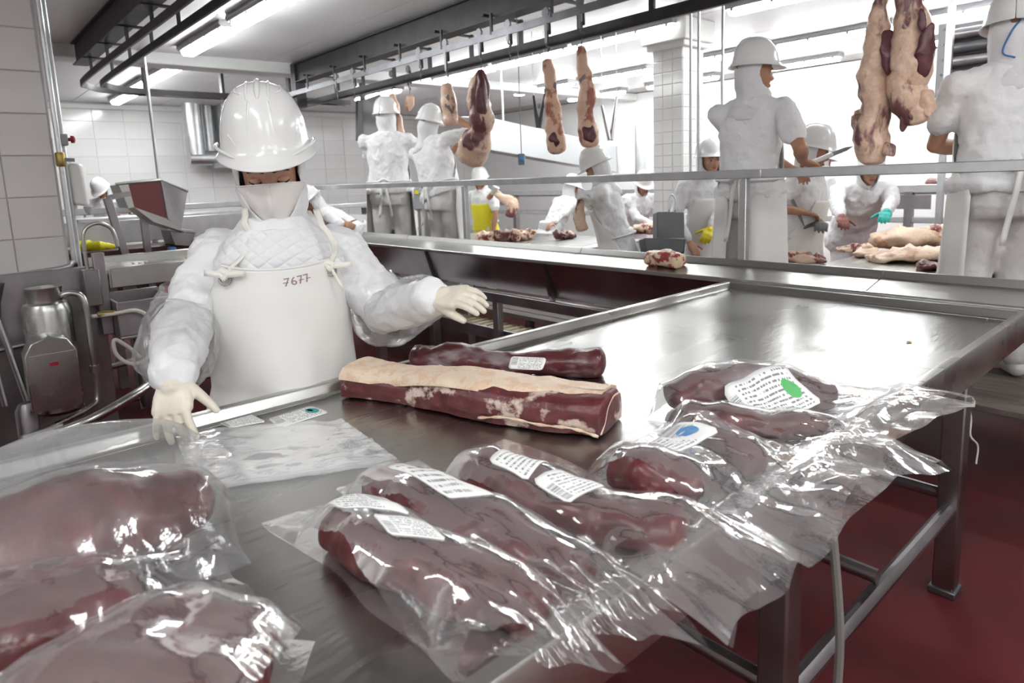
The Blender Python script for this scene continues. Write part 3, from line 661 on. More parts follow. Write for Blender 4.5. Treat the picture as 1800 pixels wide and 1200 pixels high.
# bib apron
def bib(u, v):
    """u -1..1, v 0 hip .. 1 bib top, negative: skirt"""
    hip = pj_['hip']
    if v >= 0:
        t = v*.262; cc = hip+pS*t*1.62; ff, ll = pFt, pLt
        rx = np.interp(t, [0, .05, .12, .20, .26], [.225, .200, .196, .192, .178]); ry = np.interp(t, [0, .05, .12, .20, .26], [.185, .165, .160, .160, .152])
        w = np.interp(v, [0, .5, .8, .93, 1], [1.75, 1.6, 1.25, 1.02, .90])
    else:
        cc = hip+pz*v*.6; k = min(1, -v/.2); ff, ll = nrm(pFt*(1-k)+pF*k), nrm(pLt*(1-k)+pL*k); rx = .225-.03*v; ry = .185-.05*v; w = 1.75
    a = u*w; fold = .010*math.sin(5*a+4*v+1)*max(0, .85-v)+.004*math.sin(13*a-6*v)*max(0, .6-v)+.006*math.sin(7*v+2*a)*max(0, .8-v)
    sag = -pS*.012*(1-u*u)*max(0, (v-.8)/.2) if v > .8 else 0
    return cc+ff*(math.cos(a)*(ry+fold))+ll*(math.sin(a)*(rx+fold))+sag
bo = sheet([[bib(u, v) for u in np.linspace(-1, 1, 65)] for v in list(np.linspace(1, 0, 50))+list(np.linspace(-.03, -.6, 22))], 'apron', MT['apron'], packer, .004)
bo['label'] = 'white vinyl bib apron'
def onbib(pts, off=.004):
    out = []
    for u, v in pts:
        p = bib(u, v); out.append(p+pFt*off)
    return out
rtube(MB(), onbib([(u, 1) for u in np.linspace(-1, 1, 20)], 0), [.004]*20, 6).build('hem', MT['apron'], bo, 180)
rtube(MB(), onbib([(u, .865-.02*abs(u)) for u in np.linspace(-.98, .98, 20)], .001), [.0014]*20, 5).build('seam', MT['apron'], bo, 180)
MT['ring'] = M('grey_eyelet', (.42, .41, .40), .4, .6)
MT['strap'] = M('cotton_strap', (.78, .76, .70), .75, bmp=.2, bscale=80)
for sd, pts in ((-1, [(455, 470, 1.77), (441, 428, 1.735), (430, 392, 1.745), (432, 366, 1.80)]), (1, [(602, 456, 1.80), (588, 430, 1.775), (566, 395, 1.79), (556, 368, 1.84)])):
    k0 = bib(sd*.86, .955)+pFt*.012
    side_dir = RT*(1 if sd > 0 else -1)
    MB().tube([k0-UP*.012+RT*.014*math.cos(a)+UP*.014*math.sin(a)-FW*.002 for a in np.linspace(0, 2*math.pi, 15)], .0035, 6, False).build('eyelet', MT['ring'], bo, 180)
    pth = [k0]+[atd(x, y, d) for x, y, d in pts[1:]]
    P = smooth_path(pth, 8); nr = len(P)
    sheet([[p+RT*w*.0085+UP*w*.002-FW*.004*math.sin(i*.9) for w in (-1, -.3, .3, 1)] for i, p in enumerate(P)], 'strap', MT['strap'], bo, .004)
    rtube(MB(), [k0+RT*a*.012+UP*b*.01-FW*.006 for a, b in ((-1.4, .5), (-.4, 1.1), (.7, .3), (0, -.9), (-.9, .1))], [.009, .011, .012, .011, .009], 8).build('knot', MT['strap'], bo, 180)
    for q, (dx, dy) in enumerate(((.055, .004), (-.05, .006)) if sd < 0 else ((.06, .004), (.035, -.06))):
        sheet([[k0+RT*dx*t+UP*(dy*t+w*.008)-FW*(.01+.006*math.sin(3*t)) for w in (-1, 1)] for t in np.linspace(0, 1, 6)], 'strap_end', MT['strap'], bo, .003)
def text_on(s, size, fun, name, mat, par, align='CENTER'):
    """lettering: flat text mesh, its points carried onto a surface by fun(x, y)"""
    cu = bpy.data.curves.new('t', 'FONT'); cu.body = s; cu.size = size; cu.align_x = align; cu.align_y = 'CENTER'; cu.resolution_u = 2
    t = bpy.data.objects.new('t', cu); COL.objects.link(t); me = bpy.data.meshes.new_from_object(t.evaluated_get(bpy.context.evaluated_depsgraph_get()))
    bpy.data.objects.remove(t); bpy.data.curves.remove(cu)
    for v in me.vertices: v.co = V3(fun(v.co.x, v.co.y))
    me.name = name; me.materials.clear(); me.materials.append(mat); o = bpy.data.objects.new(name, me); COL.objects.link(o); return parent(o, par)
MT['ink'] = M('faded_purple_ink', (.30, .20, .26), .7)
def numpos(x, y): return bib(.20+x/.176/1.1, .905+y/.42+x*.22)+pFt*.0035
tx = text_on('7677', .036, numpos, 'number_stamp', MT['ink'], bo)
bars = MB()
for i in (-1.5, .5, 1.5):
    x0 = i*.0205; P = [numpos(x0-.006, -.001), numpos(x0+.008, -.001), numpos(x0+.008, .0015), numpos(x0-.006, .0015)]; bars = MB().add(P, [(0, 1, 2, 3)]); bars.build('number_stroke', MT['ink'], bo, 0, fixn=False)
# zip of the vest
zc = [atd(x, y, d) for x, y, d in ((497, 388, 1.775), (508, 415, 1.775), (521, 445, 1.775), (530, 470, 1.785))]
zp = smooth_path(zc, 6)
MB().tube(zp, .004, 6).build('zip', M('zip_grey', (.45, .45, .46), .5), packer, 180)
for sd in (-1, 1): MB().tube([p+RT*.008*sd for p in zp], .004, 6).build('zip_flap', MT['quilt'], packer, 180)
# mask: two stitched halves with a centre seam
hF, hL, hU = phf; hc = pj_['head']; hq = phs*1.12
def maskp(u, v):
    """u -1..1 across, v 0 bottom .. 1 top"""
    a = u*1.25; top = -.020+.006*math.cos(u*2.4)-.006*abs(u)**2; bot = -.132+.060*abs(u)**1.4; zz = bot+(top-bot)*v
    r = .100-.014*abs(v-.45)*1.2+.018*math.exp(-(u/.16)**2)*math.exp(-((v-.62)/.35)**2)-.012*(1-v)**2
    w = .091-.022*(1-v)**1.2
    return hc+hF*(math.cos(a)*r*hq+.010*hq)+hL*(math.sin(a)*w*hq)+hU*zz*hq
MT['mask'] = cloth('white_mask_jersey', (.80, .76, .74), .8, .05, 30, .15)
mo = sheet([[maskp(u, v) for u in np.linspace(-1, 1, 33)] for v in np.linspace(0, 1, 14)], 'face_mask', MT['mask'], packer, .003)
MB().tube([maskp(0, v)+hF*.001 for v in np.linspace(.02, .98, 12)], .0016, 6).build('mask_seam', MT['mask'], mo, 180)
MB().tube([maskp(u, 1)+hF*.001 for u in np.linspace(-1, 1, 30)], .0026, 6).build('mask_binding', MT['mask'], mo, 180)
for sd in (-1, 1):
    MB().tube(smooth_path([maskp(sd, .95), maskp(sd, .95)-hF*.05*hq+hU*.02*hq, hc+hL*sd*.085*hq-hF*.02*hq+hU*.02*hq], 4), .002, 5).build('ear_loop', MT['mask'], mo, 180)
# clear plastic oversleeves on both forearms
def sleeve(pts, rad, name, seed, n=40, m=46):
    P = smooth_path(pts, 12); R = np.interp(np.linspace(0, 1, len(P)), np.linspace(0, 1, len(rad)), rad); rings = []
    u = V3(P[1]-P[0]).orthogonal().normalized()
    for i, p in enumerate(P):
        t = V3(P[min(i+1, len(P)-1)]-P[max(i-1, 0)]).normalized(); u = (u-t*u.dot(t)).normalized(); w = t.cross(u); row = []
        for j in range(n):
            a = 2*math.pi*j/n; f = mnoise.noise(Vector((math.cos(a)*2.2+seed, math.sin(a)*2.2, i*.13))); g = abs(mnoise.noise(Vector((math.cos(a)*4+seed, math.sin(a)*4+i*.05, i*.35))))
            row.append(V3(p)+(u*math.cos(a)+w*math.sin(a))*(R[i]*(1+.16*f-.16*g)))
        row.append(row[0]); rings.append(row)
    return MB().grid(rings).build(name, MT['plastic_sleeve'], packer, 180)
sleeve([wJ['shR']*.30+wJ['elR']*.70+UP*.02, wJ['elR']-RT*.006, (wJ['elR']+wJ['wrR'])/2-RT*.006, wJ['wrR']+UP*.012], [.088, .092, .096, .098, .090, .062], 'plastic_sleeve', 3.)
sleeve([wJ['shL']*.42+wJ['elL']*.58, wJ['elL']-UP*.012, (wJ['elL']+wJ['wrL'])/2-UP*.005, wJ['wrL']-RT*.01], [.088, .092, .090, .080, .074, .060], 'plastic_sleeve', 9.)
# ------------------------------------------------------------------ the other workers
PZ = .40
yFW = math.atan2(FW[1], FW[0]); yRT = math.atan2(RT[1], RT[0])
def gpos(x, y, X, z): p = atx(x, y, X); return np.array([p[0], p[1], z])
def gd(x, y, d, z): p = atd(x, y, d); return np.array([p[0], p[1], z])
MT['glove_white'] = M('white_knit_glove', (.70, .70, .66), .8, bmp=.3, bscale=200); MT['glove_yellow'] = M('yellow_glove', (.75, .62, .03), .5); MT['glove_grey'] = M('steel_mesh_glove', (.16, .17, .16), .5, .5, bmp=.5, bscale=300); MT['teal'] = M('teal_rubber', (.02, .42, .36), .4); MT['glove_red'] = M('brown_glove', (.22, .08, .06), .6)
ao = dict(trouser='cloth_grey', apron_back=True, jh=-.005)
# man beside the column, in profile
d = 3.72
A = person('worker in white hard hat and apron turned in profile, standing behind the rail post', gd(1318, 300, d, PZ), yFW-.75, h=1.70, lean=-.03, head=(-.80, .03, 0), hR=atd(1410, 280, 3.62), hL=atd(1395, 300, 3.9), poleR=RT*.25-UP-FW*.3, opn=86, wrap=2.85, skin='skin', capron='apron', hand_R=dict(D=nrm(RT*.9-UP*.35+FW*.2), N=nrm(UP+RT*.2), curl=(.9, 1, 1, 1)), **ao)
d = 2.98
B = person('worker seen from behind at the right edge, grey trousers and white apron', gd(1765, 300, d, PZ), yFW-.25, h=1.73, lean=.03, head=(-.35, .1, 0), hL=atd(1705, 262, 3.25), hR=atd(1835, 285, 3.2), poleL=-RT*.8-UP*.5, bulk=1.10, jacket='cloth', face=False, wrap=2.25, **ao)
d = 6.5
Cp = person('worker in pale helmet seen from behind, left of the two at the hanging shanks', gd(683, 300, d, PZ), yFW-.1, h=1.82, head=(-.15, -.05, 0), hR=atd(728, 262, 6.85), hL=atd(690, 275, 6.9), poleR=RT-UP, bulk=1.12, face=False, **ao)
d = 6.0
Dp = person('worker leaning to the right and gripping a hanging shank with a bare arm', gd(775, 300, d, PZ), yFW-.75, h=1.72, lean=.02, side=.30, twist=.1, head=(.2, .12, .2), hL=atd(802, 258, 6.1), hR=atd(800, 205, 6.1), poleR=RT-UP*.15, bulk=1.12, face=False, head_off=(-.02, 0), **ao)
d = 5.2
E_ = person('worker with bowed helmet holding up a meat strip with white gloves', gd(1082, 380, d, 0), yRT+math.pi-.25, h=1.64, lean=.24, head=(0, .4, 0), hR=atd(1040, 356, 5.1), hL=atd(1036, 362, 5.35), gloveR='glove_white', gloveL='glove_white', apron_back=False, trouser='cloth', bulk=1.05)
d = 5.4
F_ = person('worker facing the camera under a white helmet, yellow glove at the side', gd(1244, 300, d, 0), yFW+math.pi+.1, h=1.655, head=(.12, 0, .02), hR=atd(1212, 425, 5.3), hL=atd(1240, 425, 5.1), gloveL='glove_yellow', sleeves='long', apron=True, skin='skin_pale', bulk=1.08)
d = 5.6
G_ = person('worker in quilted white jacket bending over the boning table with a teal cuff', gd(1505, 300, d, 0), yFW+math.pi-.15, h=1.62, lean=.55, head=(.1, .35, 0), hR=atd(1483, 420, 4.75), hL=atd(1556, 402, 4.75), poleR=-RT-UP*.3, poleL=RT-UP*.3, sleeves='long', gloveR='glove_red', gloveL='teal', bulk=1.12, skin='skin_pale', apron=False)
d = 4.5
P_ = person('worker half hidden behind the worker in profile, with a grey mesh glove', gd(1405, 330, d, 0), yFW+math.pi+.9, h=1.68, lean=.12, head=(.2, .25, 0), hL=atd(1440, 392, 4.35), hR=atd(1408, 372, 4.3), gloveL='glove_grey', poleL=-UP, bulk=1.08)
d = 6.6
Q_ = person('worker in profile far behind the mesh glove, only cap and face visible', gd(1424, 330, d, 0), yRT+.2, h=1.62, lean=.2, head=(0, .15, 0), sleeves='long', skin='skin_pale', apron=False)
d = 7.6
H_ = person('distant worker in white coat facing right at the far table', gd(970, 360, d, 0), yRT+.5, h=1.5, lean=.58, head=(-.2, .3, 0), hR=atd(968, 395, 7.2), sleeves='long', voxel=.010, apron=False)
I_ = person('distant worker with lowered helmet left of the tiled column', gd(1116, 360, 7.6, 0), yFW+math.pi+.2, h=1.5, lean=.5, head=(0, .5, 0), hR=atd(1150, 395, 7.2), sleeves='long', voxel=.010, apron=False)
K_ = person('distant worker in a yellow apron raising a gloved hand', gd(852, 360, 8.3, 0), yFW+math.pi-.5, h=1.56, lean=.12, head=(0, .3, 0), hR=atd(868, 335, 8.0), gloveR='glove_white', sleeves='short', voxel=.010, capron='yellow')
L_ = person('worker bent double behind the left end of the guard rail', gd(622, 340, 7.0, 0), yRT+math.pi+.3, h=1.66, lean=.95, head=(0, .7, 0), hR=atd(612, 395, 6.7), hL=atd(590, 395, 6.9), voxel=.010, face=False)
N_ = person('distant worker bowed over a bench at the far left', gd(188, 360, 9.4, 0), yFW+math.pi+.3, h=1.66, lean=.28, head=(-.3, .7, 0), hL=atd(228, 372, 9.2), sleeves='long', voxel=.010, apron=False)
# blade and sharpening steel held by workers
def knife(p, d, L, label, par=None):
    d = nrm(d); r = empty('boning_knife', p, label, 'knife')
    rtube(MB(), [np.array(p), np.array(p)+d*.12], [.012, .013], 8).build('handle', MT['white_plastic'], r, 180)
    b = MB(); p1 = np.array(p)+d*.12; u = nrm(np.cross(d, FW)); b.loft([[p1+d*t*L+u*w+FW*s_ for w, s_ in ((.012*k, 0), (0, .0012), (-.012*k, 0), (0, -.0012))] for t, k in ((0, 1), (.7, .9), (1, .1))]); b.build('blade', MT['mid_iron'], r)
knife(atd(1425, 286, 3.62), RT*.9+UP*.35, .13, 'short knife in the fist of the worker in profile')
knife(atd(1378, 318, 4.3), RT*.45-UP*1., .22, 'dark knife pointing down at the half hidden worker')

hb = B[2][5]; hc_ = B[1]['head']; q_ = 1.73/1.72
MB().tube(smooth_path([hc_-hb[0]*.105*q_-hb[1]*.02+hb[2]*.03, hc_-hb[0]*.112*q_+hb[1]*.01-hb[2]*.02, hc_-hb[0]*.10*q_+hb[1]*.035-hb[2]*.10, hc_-hb[0]*.11*q_-hb[1]*.01-hb[2]*.13], 5), .004, 6).build('strap', MT['blue'], B[0], 180)
# ------------------------------------------------------------------ meat
def meat_mat(name, red=(.13, .029, .031), fat=(.70, .50, .36), amount=.5, scale=9, rough=.33, dark=.55, stretch=None, silver=.0):
    """muscle with fat seams: amount = share of fat"""
    m, nt, p = newmat(name); p.inputs['Roughness'].default_value = rough; p.inputs['Specular IOR Level'].default_value = .5
    K = nt.links.new
    n1 = tex(nt, scale, stretch=stretch, detail=5, rough=.6); n2 = tex(nt, scale*3.3, stretch=stretch, detail=4); n3 = tex(nt, scale*14, detail=2)
    base = ramp(nt, n2.outputs[0], [(.3, [c*dark for c in red]), (.62, red), (.8, [min(1, c*1.35+.01) for c in red])])
    lo = .72-amount*.5
    f = ramp(nt, n1.outputs[0], [(lo, (0, 0, 0)), (lo+.05, (1, 1, 1))])
    fc = ramp(nt, n3.outputs[0], [(.3, [c*.8 for c in fat]), (.7, fat)])
    mx = nt.nodes.new('ShaderNodeMixRGB'); K(f.outputs[0], mx.inputs[0]); K(base.outputs[0], mx.inputs[1]); K(fc.outputs[0], mx.inputs[2]); last = mx
    if silver:
        n4 = tex(nt, scale*.8, stretch=(1, 1, 2.5), detail=3); sv = ramp(nt, n4.outputs[0], [(.55, (0, 0, 0)), (.70, (silver,)*3)])
        m2 = nt.nodes.new('ShaderNodeMixRGB'); K(sv.outputs[0], m2.inputs[0]); K(mx.outputs[0], m2.inputs[1]); m2.inputs[2].default_value = (.36, .31, .33, 1); last = m2
    K(last.outputs[0], p.inputs['Base Color']); b1 = bump(nt, p, n2.outputs[0], .25, .008); bump(nt, p, n3.outputs[0], .2, .003, b1); return m
MT['beef'] = meat_mat('beef_muscle', amount=.10, scale=7)
MT['beef_marbled'] = meat_mat('beef_with_fat_seams', amount=.34, scale=11)
MT['beef_spotted'] = meat_mat('beef_with_small_fat_spots', amount=.19, scale=17)
MT['beef_silver'] = meat_mat('beef_tenderloin', (.125, .030, .034), amount=.12, scale=9, silver=.8, rough=.28)
MT['fatcap'] = meat_mat('beef_fat', (.70, .49, .35), (.80, .64, .49), .55, 30, .45, .92)
MT['carcass'] = meat_mat('hanging_beef', (.22, .085, .09), (.78, .55, .41), .55, 5.5, .38, .6, stretch=(1, 1, .45))
MT['carcass_fat'] = meat_mat('hanging_beef_fat_skin', (.44, .17, .12), (.79, .53, .38), .55, 9, .4, .7, stretch=(1, 1, .6))
MT['trim'] = meat_mat('beef_trimmings', (.25, .05, .05), (.78, .57, .42), .52, 16, .4)
def meat(name, pts, rx, rz, mat, seed=0, amp=.006, n=30, m=40, flat=None, par=None, e=2.3, freq=14, zoff=True, upv=(0, 0, 1)):
    P = smooth_path(pts, 10); k = len(P); R = np.interp(np.linspace(0, 1, k), np.linspace(0, 1, len(rx)), rx); Z = np.interp(np.linspace(0, 1, k), np.linspace(0, 1, len(rz)), rz); rings = []; up = np.array(upv, float)
    def ring(c, t, a, b):
        s = nrm(np.cross(t, up)); u = np.cross(s, t); out = []
        for q in ell(np.zeros(3), s*a, u*b, n, e):
            p = c+q; d = mnoise.noise(V3(p*freq)+Vector((seed, 0, 0)))*amp+mnoise.noise(V3(p*freq*2.7)+Vector((seed, 5, 0)))*amp*.45
            p = p+nrm(q)*d
            if flat is not None: p[2] = max(p[2], flat+.0005)
            out.append(p)
        return out
    for i in range(k):
        t = nrm(P[min(i+1, k-1)]-P[max(i-1, 0)])
        if i == 0:
            for q in (.999, .93, .75, .45): rings.append(ring(P[0]-t*Z[0]*q*.7, t, R[0]*math.sqrt(1-q*q)+.001, Z[0]*math.sqrt(1-q*q)+.001))
        rings.append(ring(P[i], t, R[i], Z[i]))
        if i == k-1:
            for q in (.45, .75, .93, .999): rings.append(ring(P[-1]+t*Z[-1]*q*.7, t, R[-1]*math.sqrt(1-q*q)+.001, Z[-1]*math.sqrt(1-q*q)+.001))
    return MB().loft(rings).build(name, mat, par, 180)
# ---- striploin with fat cap
d_ = nrm(np.array([.25, -.69, 0])); w_ = np.array([-d_[1], d_[0], 0]); SL = .73; p0 = np.array([.765, 1.585, TZ])
sir = empty('striploin', p0+d_*SL/2+w_*.07, 'long unwrapped striploin with thick cream fat cap on the steel table', 'meat')
def sl_ring(t, prof, seed):
    out = []
    for a, b in prof:
        p = p0+d_*t*SL+w_*a+np.array([0, 0, b]); k = mnoise.noise(V3(p*16)+Vector((seed, 0, 0)))*.006+mnoise.noise(V3(p*45))*.0025
        p = p+w_*k*(-1 if a < .07 else 1)+np.array([0, 0, k*.6 if b > .01 else 0]); p[2] = max(p[2], TZ+.0006); out.append(p)
    return out
def sl_prof(t, n=8):
    h = .072+.014*t-.006*math.sin(t*9); w = .145-.01*math.sin(t*5); lf = .012*math.sin(t*7)
    c = [(lf, .006), (lf-.006, h*.35), (lf-.004, h*.7), (lf+.008, h*.93), (lf+.03, h), (w*.5, h+.004), (w-.03, h-.002), (w-.005, h*.8), (w, h*.4), (w-.006, .004), (w*.6, .001), (w*.25, .001)]
    out = []
    for i in range(len(c)):
        a, b = c[i], c[(i+1) % len(c)]
        for q in range(4): out.append((a[0]+(b[0]-a[0])*q/4, a[1]+(b[1]-a[1])*q/4))
    return out
ts = np.linspace(0, 1, 80)
R_ = [sl_ring(t, sl_prof(t), 1.) for t in ts]
def shrink(r, k, mv):
    c = np.mean(r, 0); return [np.maximum(c+(p-c)*k+mv, [-9, -9, TZ+.0006]) for p in r]
R_ = [shrink(R_[0], .6, -d_*.004), shrink(R_[0], .93, -d_*.003)]+R_+[shrink(R_[-1], .95, d_*.004), shrink(R_[-1], .6, d_*.006)]
MB().loft(R_).build('muscle', MT['beef_marbled'] if False else meat_mat('striploin_muscle', (.135, .028, .031), (.66, .52, .44), .26, 9, .36, .6, stretch=(1, 1, 1.3)), sir, 60)
fc = []
for t in np.linspace(-.004, .985, 70):
    h = .072+.014*t-.006*math.sin(t*9); w = .145-.01*math.sin(t*5); lf = .012*math.sin(t*7); th = .016-.007*t; dip = .016*(1-t)+.004+.004*math.sin(11*t)*math.sin(3*t); q_ = min(1, max(0, (t-.42)/.5)); fr = lf+.004+.052*q_*q_*(3-2*q_)+.004*math.sin(19*t)*q_
    pr = [(fr-.008, h-dip), (fr-.006, h-dip*.4), (fr+.006, h+th*.55), (fr+.03, h+th*.95), (w*.5, h+th), (w-.03, h+th*.8), (w+.002, h*.88+th*.5), (w+.006, h*.7), (w-.01, h*.7), (w-.035, h-.01), (w*.5, h-.006), (fr+.03, h-.01), (fr+.012, h-.02)]
    pr2 = []
    for i in range(len(pr)):
        a, b = pr[i], pr[(i+1) % len(pr)]; pr2 += [a, ((a[0]+b[0])/2, (a[1]+b[1])/2)]
    fc.append(sl_ring(t, pr2, 4.))
MB().loft(fc).build('fat_cap', MT['fatcap'], sir, 60)['label'] = 'cream coloured fat cap'
# thin fat rim on the cut end
e0 = p0+d_*SL*1.006
rtube(MB(), smooth_path([e0+w_*a+np.array([0, 0, b]) for a, b in ((.012, .012), (.035, .030), (.055, .058), (.09, .072), (.125, .070))], 6), [.0026]*25, 8).build('fat_seam', MT['fatcap'], sir, 180)
MB().tube(smooth_path([e0-d_*t*SL+w_*(-.010+.012*math.sin((1-t)*7)-.002)+np.array([0, 0, b]) for t, b in ((0, .012), (.08, .024), (.18, .024), (.3, .030), (.40, .018))], 6), [.003+.0014*math.sin(k*1.7) for k in range(25)], 8).build('fat_seam', MT['fatcap'], sir, 180)
# ---- tenderloin
tl_pts = [(x-.033, y-.04, z) for x, y, z in [(1.075, 1.665, TZ+.038), (1.13, 1.60, TZ+.042), (1.20, 1.50, TZ+.034), (1.27, 1.41, TZ+.034), (1.345, 1.325, TZ+.036), (1.405, 1.255, TZ+.036)]]
ten = meat('tenderloin', tl_pts, [.052, .060, .046, .043, .050, .050], [.043, .046, .033, .032, .037, .041], MT['beef_silver'], 2., .012, flat=TZ)
tag(ten, 'bare dark tenderloin with white label lying behind the striploin', 'meat')
ellipsoid(MB(), (1.072, 1.535, TZ+.030), (.028, -.012, 0), (.012, .016, .004), (0, 0, .022)).build('fat_patch', MT['fatcap'], ten, 180)
meat('muscle_flap', [(1.042, 1.605, TZ+.05), (1.097, 1.545, TZ+.03), (1.137, 1.485, TZ+.02)], [.03, .028, .012], [.036, .03, .012], MT['beef'], 3.3, .006, flat=TZ, par=ten)
# ---- lump of meat on the chute
lp = atx(1168, 470, 2.99)
ck = empty('meat_chunk', (2.99, lp[1], .90), 'fatty red meat chunk lying on the steel chute', 'meat')
meat('muscle', [(2.985, lp[1]+.095, .945), (2.985, lp[1], .95), (2.985, lp[1]-.095, .945)], [.05, .06, .055], [.042, .05, .043], meat_mat('chunk', (.36, .05, .04), (.80, .62, .42), .48, 22), ck and 6., .012, par=ck, flat=.90)
# ------------------------------------------------------------------ stickers and plastic bags
def uvgrid(o, h, w):
    me = o.data; uv = me.uv_layers.new(name='uv')
    for lp_ in me.loops:
        i, j = divmod(lp_.vertex_index, w); uv.data[lp_.index].uv = (j/(w-1), i/(h-1))
def label_mat(name, seed, bar=(.05, .22, .35, .92), rows=9, ink=.25, base=(.83, .83, .82), dens=.48):
    m, nt, p = newmat(name); p.inputs['Roughness'].default_value = .45; K = nt.links.new; N = nt.nodes.new
    uvn = N('ShaderNodeUVMap'); uvn.uv_map = 'uv'; sp = N('ShaderNodeSeparateXYZ'); K(uvn.outputs[0], sp.inputs[0])
    def mth(op, a, b=None):
        n = N('ShaderNodeMath'); n.operation = op
        for i, q in enumerate((a, b)):
            if q is None: continue
            if isinstance(q, (int, float)): n.inputs[i].default_value = q
            else: K(q, n.inputs[i])
        return n.outputs[0]
    u, v = sp.outputs[0], sp.outputs[1]
    r = mth('MULTIPLY', v, rows); fl = mth('FLOOR', r); fr = mth('FRACT', r)
    cb = N('ShaderNodeCombineXYZ'); K(mth('MULTIPLY', u, 34.), cb.inputs[0]); K(mth('MULTIPLY', fl, 7.3), cb.inputs[1]); cb.inputs[2].default_value = seed
    wn = N('ShaderNodeTexNoise'); wn.inputs['Scale'].default_value = 1.; wn.inputs['Detail'].default_value = 1; K(cb.outputs[0], wn.inputs['Vector'])
    txt = mth('MULTIPLY', mth('MULTIPLY', mth('GREATER_THAN', wn.outputs[0], dens), mth('LESS_THAN', fr, .42)), mth('MULTIPLY', mth('GREATER_THAN', u, bar[1]+.04 if bar[0] < .5 else .06), mth('LESS_THAN', u, .93 if bar[0] < .5 else bar[0]-.04)))
    cb2 = N('ShaderNodeCombineXYZ'); K(mth('MULTIPLY', v, 40.), cb2.inputs[0]); cb2.inputs[1].default_value = seed+3; n2 = N('ShaderNodeTexNoise'); n2.inputs['Scale'].default_value = 1.; K(cb2.outputs[0], n2.inputs['Vector'])
    inb = mth('MULTIPLY', mth('MULTIPLY', mth('GREATER_THAN', u, bar[0]), mth('LESS_THAN', u, bar[1])), mth('MULTIPLY', mth('GREATER_THAN', v, bar[2]), mth('LESS_THAN', v, bar[3])))
    br = mth('MULTIPLY', inb, mth('GREATER_THAN', n2.outputs[0], .5))
    edge = mth('MULTIPLY', mth('MULTIPLY', mth('GREATER_THAN', v, .06), mth('LESS_THAN', v, .94)), 1)
    al = mth('MULTIPLY', mth('MAXIMUM', txt, br), edge)
    mx = N('ShaderNodeMixRGB'); K(al, mx.inputs[0]); mx.inputs[1].default_value = (*base, 1); mx.inputs[2].default_value = (ink, ink, ink*1.05, 1); K(mx.outputs[0], p.inputs['Base Color']); return m
LM = [label_mat('printed_label_a', 1.), label_mat('printed_label_b', 7., (.70, .95, .1, .5), 8), label_mat('printed_label_c', 13., (.03, .12, .2, .9), 11)]
def sticker(fun, name, mat, par, h=10, w=14, cut=.12):
    """fun(u, v) -> point; rounded corners"""
    G = []
    for i in range(h):
        v = i/(h-1); row = []
        for j in range(w):
            u = j/(w-1); e = max(0, cut-min(v, 1-v))/cut if cut else 0; ins = .06*(1-math.sqrt(max(0, 1-e*e)))
            row.append(fun(ins+u*(1-2*ins), v))
        G.append(row)
    o = sheet(G, name, mat, par, .0012, 0); uvgrid(o, h, w); return o
def on_table(pix, z=TZ+.0012):
    c = [atz(x, y, z) for x, y in pix]
    return lambda u, v: (c[0]*(1-u)+c[1]*u)*(1-v)+(c[3]*(1-u)+c[2]*u)*v
MT['logo'] = M('teal_print', (.03, .33, .30), .5); MT['logo2'] = M('green_print', (.12, .48, .16), .5); MT['seal'] = M('blue_print', (.10, .28, .55), .5)
st1 = sticker(on_table([(405, 752), (468, 741), (437, 726), (379, 740)]), 'label_sheet', LM[2], None, cut=.05); tag(st1, 'small printed label with barcode on the table by the packer', 'label')
f2 = on_table([(492, 752), (580, 724), (546, 713), (470, 736)])
st2 = sticker(f2, 'label_sheet', LM[0], None); tag(st2, 'white label with teal oval emblem beside the empty bags', 'label')
def disc(fun, cu, cv, ru, rv, name, mat, par, n=20):
    P = [fun(cu, cv)]+[fun(cu+ru*math.cos(2*math.pi*k/n), cv+rv*math.sin(2*math.pi*k/n)) for k in range(n)]
    MB().add([p+np.array([0, 0, .0012]) for p in P], [(0, 1+k, 1+(k+1) % n) for k in range(n)]).build(name, mat, par, 0, fixn=False)
disc(f2, .84, .55, .11, .28, 'emblem', MT['logo'], st2); disc(f2, .82, .62, .04, .13, 'emblem_leaf', MT['logo2'], st2)
# label on the tenderloin
c4 = [atd(893, 648, 1.725), atd(953, 651, 1.69), atd(961, 629, 1.71), atd(899, 626, 1.745)]
stl = sticker(lambda u, v: (c4[0]*(1-u)+c4[1]*u)*(1-v)+(c4[3]*(1-u)+c4[2]*u)*v-FW*.004*math.sin(math.pi*v), 'label', LM[0], ten, cut=.2)
def obst_fn(ms):
    """height of meat pieces: ms = list of (pts, rx, rz) with pts (x, y, zcentre)"""
    S = []
    for pts, rx, rz in ms:
        P = np.array(smooth_path(pts, 8)); k = len(P); S.append((P, np.interp(np.linspace(0, 1, k), np.linspace(0, 1, len(rx)), rx), np.interp(np.linspace(0, 1, k), np.linspace(0, 1, len(rz)), rz)))
    def f(X, Y):
        Zm = np.full(X.shape, -1.)
        for P, R, Z in S:
            for p, r, q in zip(P, R, Z):
                dd = ((X-p[0])**2+(Y-p[1])**2)/(r*1.07+.002)**2; Zm = np.maximum(Zm, np.where(dd < 1, p[2]+q*1.02*np.sqrt(np.maximum(0, 1-dd)), -1))
        return Zm
    return f
def mesh_obst(objs, X, Y, rad=.0125):
    Zm = np.full(X.shape, -1.)
    for o in objs:
        n = len(o.data.vertices); a = np.empty(n*3); o.data.vertices.foreach_get('co', a); a = a.reshape(-1, 3); a = a[a[:, 2] > TZ+.012]
        for k in range(0, len(a), 200):
            b = a[k:k+200]; d2 = (X[..., None]-b[:, 0])**2+(Y[..., None]-b[:, 1])**2
            Zm = np.maximum(Zm, np.where(d2 < rad*rad, b[:, 2], -1).max(-1))
    return Zm
